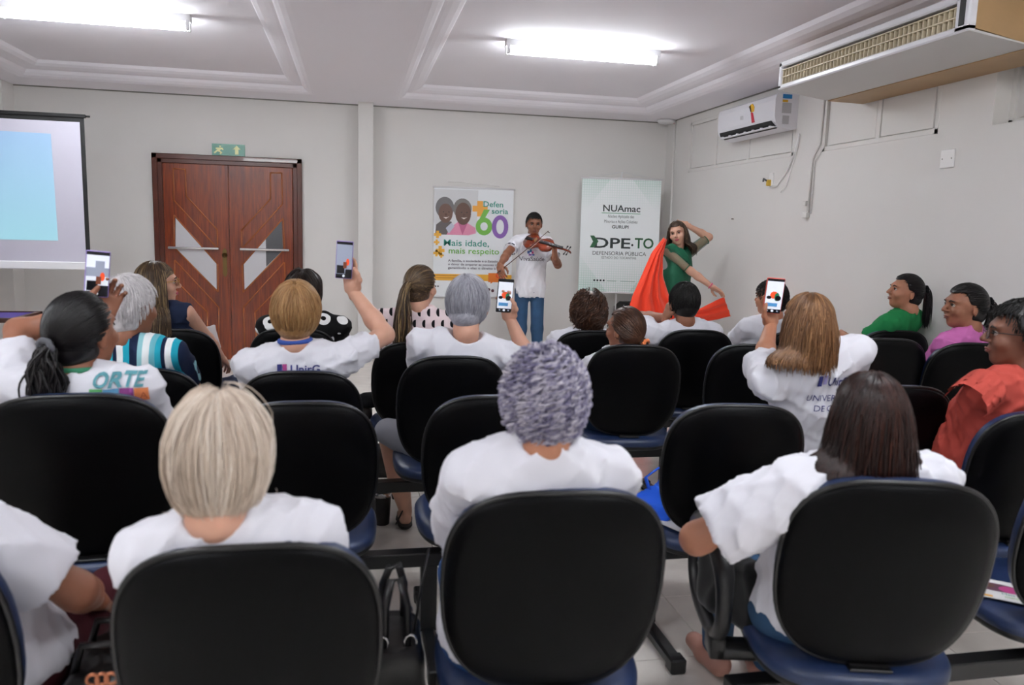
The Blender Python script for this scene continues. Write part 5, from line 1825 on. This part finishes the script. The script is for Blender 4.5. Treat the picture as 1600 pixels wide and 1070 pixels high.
# dancer
YD = 7.15
hdn = top_of(1060, 344, YD, .98, .006)
M_SHEER = mat('sheer_green', '2f6f55', .6, .3, alpha=.42)
M_DGREEN = mat('dancer_green', '175a40', .6, .3, bump=(60, .2, .002))
hand_l = at(1133, 466, y=YD - .22); hand_r = at(1074, 352, y=YD + .16)
rD = V3(at(1060, 480, y=YD)[0], YD, 0)
pd = person('dancer with long brown hair in a green top, one arm behind her head', rD[:2], RD(212), hdn, hyaw=RD(-66), hpitch=RD(-8), hroll=RD(12), sk=SK_LIGHT, hs=.98, sw=.160, girth=.86, top=M_DGREEN, top_name='green_top', sleeve=0, seed=31, legs='stand',
       hip=V3(rD[0] - .06, YD, .88), bottom=M_BLKCLOTH, bottom_name='black_trousers', face=M_LIPP, fem=1, fine=True, drop=.03, chest_f=.03, hem=.07, neck_open=.10, wr=.002,
       knees={'L': V3(rD[0] + .02, YD + .04, .48), 'R': V3(rD[0] - .14, YD - .08, .48)}, ankles={'L': V3(rD[0] + .06, YD + .06, .09), 'R': V3(rD[0] - .18, YD - .08, .09)},
       arms={'L': dict(hand=hand_r, elbow=V3(.9, .1, .9), dir=V3(-1, .0, .1), palm=V3(0, -1, 0), r=.9),
             'R': dict(hand=hand_l + V3(-.11, -.06, .07), elbow=V3(-.3, -.8, -1), dir=V3(.9, -.1, -.5), palm=V3(0, -.2, -1), curl=.35, r=.9)},
       hair=dict(style='long', m=hair_mat('hair_dancer', ['14100e', '3a2a20', '8a7258'], .4), n=1400, length=.26, vol=.003, rad=.0022, wave=.006, zend=-.22, part_x=.02))
for k in 'LR':
    sl = Sdf(.02); a = pd['A'][k]; s0 = pd['sh'][k]; e_ = a['el']
    d_ = e_ - s0; n_ = d_ / np.linalg.norm(d_)
    sl.cone(s0 - n_ * .02, s0 + d_ * .92, .058, .046, cut=(s0 + d_ * .85, n_))
    link('sheer_sleeve', mesh_np('sheer_sleeve', *sl.mesh(.008)), M_SHEER, pd['shirt'])
    f_ = frame_from(n_, (0.1, .3, 1)); c_ = s0 + d_ * .85
    MB().tube([c_ + (f_[:, 0] * math.cos(2 * PI * q / 18) + f_[:, 2] * math.sin(2 * PI * q / 18)) * .047 for q in range(19)], .004, 6, cap=False).build('sleeve_hem', M_DGREEN, pd['shirt'], smooth=True)
a = pd['A']['R']; w_ = a['hw'] - (a['hw'] - a['el']) * .06; f_ = frame_from(a['hw'] - a['el'], (0, .2, 1))
MB().tube([w_ + (f_[:, 0] * math.cos(2 * PI * q / 18) + f_[:, 2] * math.sin(2 * PI * q / 18)) * .029 for q in range(19)], .005, 6, cap=False).build('bracelet', mat('pink_band', 'd0457a', .4), pd['E'], smooth=True)

# orange veil: two draped sheets sewn into one cloth
M_VEIL = mat('orange_chiffon', 'f0401c', .55, .3, sheen=.3)
M_VEIL.node_tree.nodes['Principled BSDF'].inputs['Transmission Weight'].default_value = .08
def sheet(left, right, nu=26, folds=7, amp=.03, y0=0, ydep=0.0, seed=0):
    """left, right: lists of (px, py, Y) along both edges; lofted with folds"""
    def samp(L, t):
        x = t * (len(L) - 1); i = min(int(x), len(L) - 2); f = x - i
        return np.asarray(L[i]) * (1 - f) + np.asarray(L[i + 1]) * f
    nv = 34; V = []
    for j in range(nv + 1):
        t = j / nv
        a, b = samp(left, t), samp(right, t)
        A_, B_ = at(a[0], a[1], y=a[2]), at(b[0], b[1], y=b[2])
        for i in range(nu + 1):
            s = i / nu
            p = A_ * (1 - s) + B_ * s
            w_ = math.sin(s * folds * PI + 2.2 * t + seed) * amp * (.3 + .7 * t) * math.sin(PI * min(1, .08 + s * .92))
            p = p + V3(.25 * w_, w_ - ydep * math.sin(PI * s), .1 * w_ + .008 * math.sin(s * 19 + t * 8))
            V.append(p)
    F = [(j * (nu + 1) + i, j * (nu + 1) + i + 1, (j + 1) * (nu + 1) + i + 1, (j + 1) * (nu + 1) + i) for j in range(nv) for i in range(nu)]
    return V, F
ve_ = MB()
V, F = sheet([(1036, 372, YD - .12), (1018, 396, YD - .16), (1003, 430, YD - .18), (988, 462, YD - .2), (980, 490, YD - .2), (982, 540, YD - .2), (985, 600, YD - .2)],
             [(1041, 376, YD - .12), (1036, 402, YD - .18), (1036, 432, YD - .20), (1046, 462, YD - .22), (1068, 490, YD - .22), (1085, 540, YD - .2), (1090, 600, YD - .2)], folds=8, amp=.045, ydep=.04)
ve_.add(V, F, True)
V, F = sheet([(1131, 464, YD - .24), (1112, 474, YD - .24), (1090, 483, YD - .22), (1062, 482, YD - .2), (1040, 478, YD - .2)],
             [(1142, 494, YD - .22), (1122, 500, YD - .2), (1094, 502, YD - .2), (1064, 506, YD - .2), (1040, 510, YD - .2)], nu=14, folds=5, amp=.025, seed=1)
ve_.add(V, F, True)
vo_ = ve_.build('orange_veil', M_VEIL)
so_ = vo_.modifiers.new('thickness', 'SOLIDIFY'); so_.thickness = .002
tag(vo_, 'flowing orange veil draped around and held by the dancer', 'veil')

# ------------------------------------------------------------------ banners
M_BANW = mat('banner_vinyl', 'e9ecef', .45, .4)
M_ROD = mat('banner_rod', 'dcdcde', .4)
def flat_poly(name, poly, frame, m, parent, d=0.0):
    me = bpy.data.meshes.new(name)
    me.from_pydata([tuple(frame(u, v, d)) for u, v in poly], [], [list(range(len(poly)))])
    me.update()
    return link(name, me, m, parent)


def ellp(cx, cy, rx, ry, n=20, a0=0.0, a1=2 * PI): return [(cx + rx * math.cos(a0 + (a1 - a0) * k / n), cy + ry * math.sin(a0 + (a1 - a0) * k / n)) for k in range(n if a1 - a0 > 6.2 else n + 1)]


# banner 1: hung flat on the wall
Yb = YB - .02
TL, TR, BL = at(678.5, 291.5, y=Yb), at(803, 298, y=Yb), at(678, 463, y=Yb)
W1 = TR[0] - TL[0]; H1 = TL[2] - BL[2]
ban = empty('wall_banner', (TL[0], Yb, BL[2]), 0, 'white campaign banner with a smiling couple and a green and purple 60', 'banner')
MB().box((0, 0, 0), (W1, .003, H1)).build('sheet', M_BANW, ban)
for zz in (0, H1):
    MB().tube([(-.015, .0, zz), (W1 + .015, .0, zz)], .010, 8).build('rod', M_ROD, ban, smooth=True)
MB().tube([(.16, .012, H1 + .06), (.30, .012, H1 + .068), (.45, .012, H1 + .05), (.62, .012, H1 + .045), (.76, .012, H1 + .03)], .004, 5).build('hanging_cord', mat('clear_tape', 'eceae8', .2), ban)
# picture units: u 0..1 across, v 0..1 down the banner
B1 = lambda u, v, d=0: (u * W1, -.0012 - d, H1 * (1 - v))
def b1(name, poly, c_, d=0.0): return flat_poly(name, poly, B1, mat('ink_' + c_, c_, .45), ban, d)
# grey photo ground and the couple
b1('photo_ground', [(.0, .02), (.55, .02), (.54, .40), (.44, .43), (.03, .43), (.0, .30)], 'd5d6d8')
def circ(cx, cy, r, n=22, k=1.0): return [(cx + r * math.cos(2 * PI * i / n), cy + k * r * W1 / H1 * math.sin(2 * PI * i / n)) for i in range(n)]
b1('shirt', [(.02, .43), (.03, .34), (.10, .30), (.22, .31), (.28, .43)], '5f5757', .0003)
b1('shirt', [(.16, .43), (.20, .37), (.30, .31), (.42, .32), (.52, .36), (.53, .41), (.44, .43)], 'd98aa8', .0006)
b1('shirt', [(.30, .31), (.36, .43), (.42, .32)], 'b85f84', .0008)
b1('scarf', [(.15, .37), (.22, .32), (.26, .35), (.19, .42)], 'b9bccb', .0009)
b1('hair', circ(.135, .185, .115, k=1.15), '6e6a6c', .0010)
b1('face', circ(.145, .235, .088, k=1.35), '6b4e42', .0013)
b1('hair', circ(.355, .19, .115, k=1.1), '77726f', .0016)
b1('face', circ(.365, .235, .098, k=1.4), '5f4236', .0019)
for cx, cy in ((.15, .235), (.375, .235)):
    b1('smile', [(cx - .035, cy + .035), (cx, cy + .05), (cx + .045, cy + .028), (cx + .01, cy + .037)], 'e8dcd4', .0022)
    for sx in (-.032, .036):
        b1('eye', circ(cx + sx, cy - .012, .010, 10, .6), '1c1412', .0022)
    b1('nose', circ(cx, cy + .012, .016, 12, 1.1), '523428', .0021)
# plus sign, 60
def plus(cx, cy, r, c_, d):
    t = r * .38; k = W1 / H1
    b1('plus_mark', [(cx - t, cy - r * k), (cx + t, cy - r * k), (cx + t, cy - t * k), (cx + r, cy - t * k), (cx + r, cy + t * k), (cx + t, cy + t * k), (cx + t, cy + r * k), (cx - t, cy + r * k), (cx - t, cy + t * k), (cx - r, cy + t * k), (cx - r, cy - t * k), (cx - t, cy - t * k)], c_, d)
plus(.575, .185, .095, 'e8a23c', .0024)
def ringp(cx, cy, rx, ry, w, c_, d, n=28):
    k = W1 / H1
    o_ = [(cx + rx * math.cos(2 * PI * i / n), cy + ry * k * math.sin(2 * PI * i / n)) for i in range(n)]
    i_ = [(cx + (rx - w) * math.cos(2 * PI * i / n), cy + (ry - w) * k * math.sin(2 * PI * i / n)) for i in range(n)]
    me = bpy.data.meshes.new('numeral')
    me.from_pydata([B1(u, v, d) for u, v in o_ + i_], [], [(i, (i + 1) % n, n + (i + 1) % n, n + i) for i in range(n)])
    me.update(); link('numeral', me, mat('ink_' + c_, c_, .45), ban)
ringp(.63, .345, .105, .11, .058, '6fb244', .0027)
b1('numeral', [(.545, .32), (.625, .19), (.70, .19), (.615, .30)], '6fb244', .0028)
ringp(.835, .345, .105, .145, .055, '8a62b0', .0030)
T1 = lambda u0, v0, d=.0032: (lambda x, y: (u0 * W1 + x, -.0012 - d, H1 * (1 - v0) + y))
G1, G2, GY = mat('ink_teal', '1f8f7c', .45), mat('ink_green', '6fb244', .45), mat('ink_grey', '77707a', .45)
put_text('Defen', T1(.61, .165), .092, G1, ban, width=.25 * W1, bold=.001)
put_text('soria', T1(.72, .225), .088, G1, ban, width=.21 * W1, bold=.001)
put_text('Mais idade,', T1(.12, .53), .105, G1, ban, width=.57 * W1, bold=.0007)
put_text('mais respeito', T1(.185, .60), .098, G2, ban, width=.64 * W1, bold=.0007)
for k, t_ in enumerate(('A família, a sociedade e o Estado têm', 'o dever de amparar as pessoas idosas,', 'garantindo a elas o direito à vida.')):
    put_text(t_, T1(.185, .675 + k * .033), .036, GY, ban, width=.72 * W1, bold=.0006)
b1('footer_band', [(.0, .79), (1.0, .79), (1.0, .85), (.0, .85)], 'e8ae3c', .0008)
b1('footer_print', [(.03, .80), (.35, .80), (.35, .807), (.03, .807)], 'b87a2a', .001)
b1('footer_print', [(.03, .823), (.42, .823), (.42, .83), (.03, .83)], 'b87a2a', .001)
b1('badge', [(.70, .775), (.92, .775), (.92, .86), (.76, .86), (.73, .875), (.73, .86), (.70, .86)], 'e07a2c', .0012)
ringp(.855, .80, .06, .035, .016, 'd9482c', .0016)
for cx in (.035, .065): b1('icon', circ(cx, .905, .010, 10), '2a2a2e', .001)
for cx, cy, r_ in ((.05, .43, .045), (.04, .50, .035), (.085, .575, .055), (.04, .60, .04), (.10, .62, .03)):
    plus(cx, cy, r_, 'e8ae3c', .001)
for cx, cy in ((.71, .93), (.76, .94)): b1('crest', circ(cx, cy, .02, 12), '5a3440', .001)

# banner 2: hanging on a stand in front of the wall
tl, tr = at(910, 277.5, y=8.88), at(1034, 278.5, y=8.70)
bl = at(901.5, 456, y=8.80)
H2 = tl[2] - bl[2]
W2 = math.hypot(tr[0] - tl[0], tr[1] - tl[1])
a2 = math.atan2(tr[1] - tl[1], tr[0] - tl[0])
ban2 = empty('stand_banner', (tl[0], tl[1], 0), a2, 'white and mint green banner with dark green lettering hanging on a white stand', 'banner')
z2 = tl[2]
lean = (bl[1] - tl[1]) / H2 * .6
B2 = lambda u, v, d=0: (u * W2, -.0015 - d + v * H2 * lean, z2 - v * H2)
M_MINT = mat('banner_mint', 'dfeeea', .45, .4)
nt = M_MINT.node_tree
tc = node(M_MINT, 'ShaderNodeTexCoord'); sx_ = node(M_MINT, 'ShaderNodeSeparateXYZ')
nt.links.new(tc.outputs['Generated'], sx_.inputs[0])
u_, v_ = sx_.outputs[0], sx_.outputs[2]
gx = mth(M_MINT, 'LESS_THAN', mth(M_MINT, 'FRACT', mth(M_MINT, 'MULTIPLY', u_, 34.0)), .22)
gz = mth(M_MINT, 'LESS_THAN', mth(M_MINT, 'FRACT', mth(M_MINT, 'MULTIPLY', v_, 48.0)), .22)
grid = mth(M_MINT, 'MAXIMUM', gx, gz)
edge = mth(M_MINT, 'SUBTRACT', mth(M_MINT, 'MULTIPLY', mth(M_MINT, 'ABSOLUTE', mth(M_MINT, 'SUBTRACT', v_, .55)), 2.6), .45)
edge = mth(M_MINT, 'MINIMUM', mth(M_MINT, 'MAXIMUM', edge, 0.0), 1.0)
tri = mth(M_MINT, 'GREATER_THAN', mth(M_MINT, 'ADD', mth(M_MINT, 'MULTIPLY', mth(M_MINT, 'ABSOLUTE', mth(M_MINT, 'SUBTRACT', u_, .5)), .9), mth(M_MINT, 'ABSOLUTE', mth(M_MINT, 'SUBTRACT', v_, .5))), .62)
fac = mth(M_MINT, 'MULTIPLY', edge, mth(M_MINT, 'ADD', mth(M_MINT, 'MULTIPLY', tri, .22), mth(M_MINT, 'MULTIPLY', grid, .4)))
mx = node(M_MINT, 'ShaderNodeMix'); mx.data_type = 'RGBA'
mx.inputs[6].default_value = (*lin('eef3f4'), 1); mx.inputs[7].default_value = (*lin('5fb592'), 1)
nt.links.new(fac, mx.inputs[0]); nt.links.new(mx.outputs[2], nt.nodes['Principled BSDF'].inputs['Base Color'])
mb = MB()
mb.add([B2(0, 0, 0), B2(1, 0, 0), B2(1, 1, 0), B2(0, 1, 0), B2(0, 0, -.003), B2(1, 0, -.003), B2(1, 1, -.003), B2(0, 1, -.003)],
       [(0, 1, 2, 3), (4, 7, 6, 5), (0, 4, 5, 1), (1, 5, 6, 2), (2, 6, 7, 3), (3, 7, 4, 0)])
mb.build('sheet', M_MINT, ban2)
for v in (0, 1): MB().tube([Vector(B2(-.012, v)), Vector(B2(1.012, v))], .010, 8).build('rod', M_ROD, ban2, smooth=True)
MB().tube([B2(.02, 0), B2(.5, -.058), B2(.98, 0)], .003, 5).build('hanging_cord', M_ROD, ban2)
pt = B2(.5, 0)
MB().tube([(pt[0], .05, 0.02), (pt[0], .05, z2 - .02), (pt[0], .0, z2 + .075)], .010, 8).build('pole', M_ROD, ban2, smooth=True)
MB().tube([(pt[0] - .25, -.10, .012), (pt[0], .05, .03), (pt[0] + .25, -.10, .012)], .010, 8).tube([(pt[0], .05, .03), (pt[0], .22, .012)], .010, 8).build('stand_base', M_ROD, ban2, smooth=True)
T2 = lambda u0, v0, d=.002: (lambda x, y: (u0 * W2 + x, -.0015 - d + (v0 * H2 - y) * lean, z2 - v0 * H2 + y))
K1, K2, K3 = mat('ink_black_green', '1d2b2a', .45), mat('ink_dark_green', '1f5a34', .45), mat('ink_mid', '4a5552', .45)
put_text('NUAmac', T2(.27, .285), .105, K1, ban2, width=.47 * W2, bold=.0015)
flat_poly('rule', [(.26, .298), (.75, .298), (.75, .303), (.26, .303)], B2, mat('ink_light_green', '4a9a6a', .45), ban2, .002)
put_text('Núcleo Aplicado das', T2(.34, .34), .05, K3, ban2, width=.33 * W2)
put_text('Minorias e Ações Coletivas', T2(.295, .385), .05, K3, ban2, width=.42 * W2)
put_text('GURUPI', T2(.395, .432), .05, K1, ban2, width=.21 * W2, bold=.001)
put_text('DPE', T2(.165, .605), .165, K1, ban2, width=.46 * W2, bold=.003)
flat_poly('arrow', [(.125, .50), (.175, .50), (.235, .55), (.175, .605), (.125, .605), (.165, .552)], B2, K2, ban2, .0035)
flat_poly('dot', ellp(.665, .575, .014, .010), B2, K1, ban2, .002)
put_text('TO', T2(.695, .60), .165, K2, ban2, width=.24 * W2, bold=.003)
put_text('DEFENSORIA PÚBLICA', T2(.16, .668), .062, K1, ban2, width=.68 * W2)
put_text('ESTADO DO TOCANTINS', T2(.28, .70), .040, K3, ban2, width=.44 * W2)
for k in range(4): flat_poly('icon', ellp(.20 + k * .04, .893, .013, .009, 10), B2, K1, ban2, .002)
flat_poly('footer_print', [(.36, .893), (.48, .893), (.48, .899), (.36, .899)], B2, mat('ink_pale', '9ab5ab', .45), ban2, .002)
flat_poly('footer_print', [(.53, .893), (.72, .893), (.72, .899), (.53, .899)], B2, mat('ink_pale', '9ab5ab', .45), ban2, .002)
# loudspeaker behind the banner
lp = at(985, 485, y=8.95)
spk = empty('loudspeaker', (lp[0], 8.95, 0), 0, 'black loudspeaker on a pole half hidden behind the green banner', 'loudspeaker')
zl = at(985, 472, y=8.95)[2]
MB().prism([(-.17, zl - .42), (.17, zl - .42), (.17, zl - .06), (.10, zl), (-.10, zl), (-.17, zl - .06)], -.12, .12).build('cabinet', M_BLACKP, spk)
MB().box((-.15, -.128, zl - .40), (.15, -.118, zl - .08), bev=.004).build('grille', M_BLACKM, spk)
MB().tube([(0, 0, .02), (0, 0, zl - .41)], .018, 8).tube([(-.2, -.1, .01), (0, 0, .2), (.2, -.1, .01)], .010, 6).build('pole', M_BLACKM, spk)

# ------------------------------------------------------------------ bags and small things
M_LEATHER = mat('black_leather', '0c0c0e', .38, .5, bump=(180, .35, .0015))
def bag_sdf(lo, hi, r, seed, amp=.006):
    lo, hi = np.asarray(lo, float), np.asarray(hi, float)
    s = Sdf(.02); s.box((lo + hi) / 2, (hi - lo) / 2 - r, r); s.post.append(wrinkle(amp, seed, .8)); return s.mesh(.011)
# handbag between the two front chairs
hb = at(616, 1020, y=1.98)
b_ = empty('handbag', (hb[0], hb[1], 0), 0, 'black leather handbag with steel-ringed handles between the two large front chairs', 'handbag')
zb = at(616, 985, y=1.98)[2]
link('body', mesh_np('body', *bag_sdf((-.075, -.13, zb - .30), (.075, .13, zb), .03, 3)), M_LEATHER, b_)
for sy in (-.08, .08):
    MB().tube([(-.03, sy, zb - .03), (-.028, sy * .9, zb + .10), (-.012, sy * .5, zb + .16), (.012, sy * .5, zb + .165), (.028, sy * .9, zb + .10), (.03, sy, zb - .03)], .011, 8).build('handle', M_LEATHER, b_, smooth=True)
    for sx in (-1, 1):
        rg = [(sx * .036 + .016 * math.cos(2 * PI * q / 14), sy * 1.05, zb + .01 + .020 * math.sin(2 * PI * q / 14)) for q in range(15)]
        MB().tube(rg, .0035, 6, cap=False).build('ring', M_CHROME, b_, smooth=True)
        MB().box((sx * .036 - .012, sy * 1.05 - .006, zb - .05), (sx * .036 + .012, sy * 1.05 + .006, zb - .005), bev=.003).build('buckle', M_CHROME, b_)
MB().tube([(.05, 0, zb - .02), (.075, .05, zb + .10), (.10, .12, zb + .17)], .012, 6, flat=.3).build('strap', M_LEATHER, b_)
# dark bag at the bottom left
db = at(165, 1035, y=1.78)
b_ = empty('handbag', (db[0], db[1], 0), 0, 'dark crumpled handbag with rose-gold fittings beside the front left chair', 'handbag')
link('body', mesh_np('body', *bag_sdf((-.07, -.13, db[2] - .26), (.07, .13, db[2] + .02), .035, 8, .01)), M_LEATHER, b_)
for sy in (-.05, .06):
    MB().tube([(-.05, sy, db[2]), (-.03, sy, db[2] + .07), (.03, sy, db[2] + .07), (.05, sy, db[2])], .009, 7).build('handle', M_LEATHER, b_, smooth=True)
for k in range(3):
    rg = [(.01 + .018 * k + .012 * math.cos(2 * PI * q / 12), -.12, db[2] + .03 + .012 * math.sin(2 * PI * q / 12)) for q in range(13)]
    MB().tube(rg, .004, 6, cap=False).build('ring', mat('rose_gold', 'b5765a', .3, .5, 1.0), b_, smooth=True)
# bag on the lap of the armrest-chair woman
qb = at(1148, 915, y=sc_('R4')[1] + .17)
b_ = empty('shoulder_bag', (qb[0], qb[1], 0), RD(10), 'black fabric shoulder bag hanging inside the looped armrest', 'handbag')
link('body', mesh_np('body', *bag_sdf((-.045, -.14, qb[2] - .10), (.045, .13, qb[2] + .10), .03, 12, .007)), mat('black_velvet', '0b0b0d', .9, .1, sheen=.3), b_)
MB().tube([(.03, -.10, qb[2] + .08), (.07, -.17, qb[2] + .10), (.075, -.20, qb[2] + .0), (.11, -.24, qb[2] + .05), (.15, -.24, qb[2] + .16)], .011, 6, flat=.35).build('strap', M_LEATHER, b_)
for q_ in ((.075, -.20, qb[2] + .0), (.085, -.215, qb[2] - .01)):
    MB().lathe([(.0001, -.006), (.007, -.003), (.007, .003), (.0001, .006)], 10, M=Matrix.Translation(q_)).build('stud', M_GOLD, b_, smooth=True)
# small black bag with a gold clasp by the shorts
gb = at(600, 715, y=3.95)
b_ = empty('shoulder_bag', (gb[0], gb[1], 0), 0, 'small black bag with a gold clasp under the knee of the man in shorts', 'handbag')
link('body', mesh_np('body', *bag_sdf((-.085, -.06, gb[2] - .10), (.085, .06, gb[2] + .06), .03, 17, .008)), M_LEATHER, b_)
rg = [(.085 + .016 * math.cos(2 * PI * q / 12), -.065, gb[2] - .01 + .016 * math.sin(2 * PI * q / 12)) for q in range(13)]
MB().tube(rg, .004, 6, cap=False).tube([(.085, -.065, gb[2] - .026), (.083, -.066, gb[2] - .075)], .005, 6).build('clasp', M_GOLD, b_, smooth=True)
MB().tube([(.08, -.06, gb[2] - .07), (.10, -.06, gb[2] - .25), (.06, -.05, gb[2] - .34)], .004, 6).build('strap', M_LEATHER, b_)
# tumbler
tu = at(597, 818, z=0)
t_ = empty('travel_tumbler', (tu[0], tu[1], 0), 0, 'black travel tumbler with a steel rim on the floor under the chairs', 'tumbler')
MB().lathe([(.034, 0), (.038, .004), (.046, .15), (.047, .155)], 24).build('cup', M_BLACKP, t_)
MB().lathe([(.0475, .152), (.0475, .175), (.044, .178)], 24).build('rim', M_CHROME, t_)
MB().lathe([(.046, .176), (.046, .188), (.030, .192), (.028, .186)], 24).build('lid', M_BLACKM, t_)
# blue bag and papers on the empty chair
t, yw, ps, ee = CHAIRS['R3']
zs = .482
M_NWB = mat('blue_nonwoven', '1f55c4', .7, .2, bump=(120, .3, .001))
b_ = empty('blue_bag', (ps[0] - .14, ps[1] + .06, 0), RD(12), 'bright blue fabric bag crumpled on the empty chair', 'bag')
s = Sdf(.03); s.ell((0, 0, zs + .025), (.14, .11, .045)); s.ell((.05, .03, zs + .05), (.08, .07, .05)); s.post.append(wrinkle(.012, 5, 1.2)); s.plane((0, 0, zs), (0, 0, -1))
link('body', mesh_np('body', *s.mesh(.008)), M_NWB, b_)
MB().tube([(-.06, .02, zs + .05), (-.07, .05, zs + .12), (.0, .07, zs + .145), (.05, .05, zs + .12), (.06, .02, zs + .06)], .013, 6, flat=.35).build('handle', M_NWB, b_)
M_PAPER = mat('paper', 'e6e6e6', .8)
pm = MB().box((-.105, -.15, 0), (.105, .15, .002)).build('paper_sheet', M_PAPER)
pm.location = (ps[0] - .13, ps[1] - .02, zs - .002); pm.rotation_euler = (0, 0, RD(24))
tag(pm, 'white paper sheet lying under the blue bag on the empty chair', 'paper')
pm2 = MB().box((-.06, -.045, 0), (.06, .045, .002)).build('leaflet', M_PAPER)
MB().box((-.03, .0, .002), (.03, .03, .0026)).build('print', mat('ink_ochre', 'b99a5a', .6), pm2)
pm2.location = (ps[0] - .17, ps[1] + .16, zs); pm2.rotation_euler = (0, 0, RD(10))
tag(pm2, 'small cream leaflet beside the blue bag on the empty chair', 'leaflet')
# flyer on the flyer chair
t, yw, ps, ee = CHAIRS['R4b']
fl = at(1560, 922, z=zs)
fe = empty('flyer', (fl[0], fl[1], zs), RD(-38), 'printed flyer with a photograph and a yellow bar on the blue seat', 'flyer')
MB().box((-.11, -.075, 0), (.11, .075, .002)).build('sheet', M_PAPER, fe)
FF = lambda u, v, d=0: (u, v, .0024 + d)
flat_poly('photo', ellp(-.005, .015, .07, .032, 18), FF, mat('ink_6a4a5a', '6a4a5a', .5), fe)
flat_poly('photo', ellp(.035, .010, .035, .026, 14), FF, mat('ink_c04a8a', 'c04a8a', .5), fe, .0003)
flat_poly('photo', ellp(-.03, .022, .022, .018, 14), FF, mat('ink_6b4e42', '6b4e42', .5), fe, .0004)
flat_poly('bar', [(-.10, -.068), (-.02, -.068), (-.02, -.055), (-.10, -.055)], FF, mat('ink_e8ae3c', 'e8ae3c', .5), fe)
put_text('Mais idade,', lambda x, y: (.005 + x, -.035 + y, .0028), .02, mat('ink_teal', '1f8f7c', .45), fe)
put_text('mais respeito', lambda x, y: (.012 + x, -.055 + y, .0028), .02, mat('ink_green', '6fb244', .45), fe)
put_text('60', lambda x, y: (-.105 + x, .045 + y, .0028), .04, mat('ink_8a62b0', '8a62b0', .45), fe)
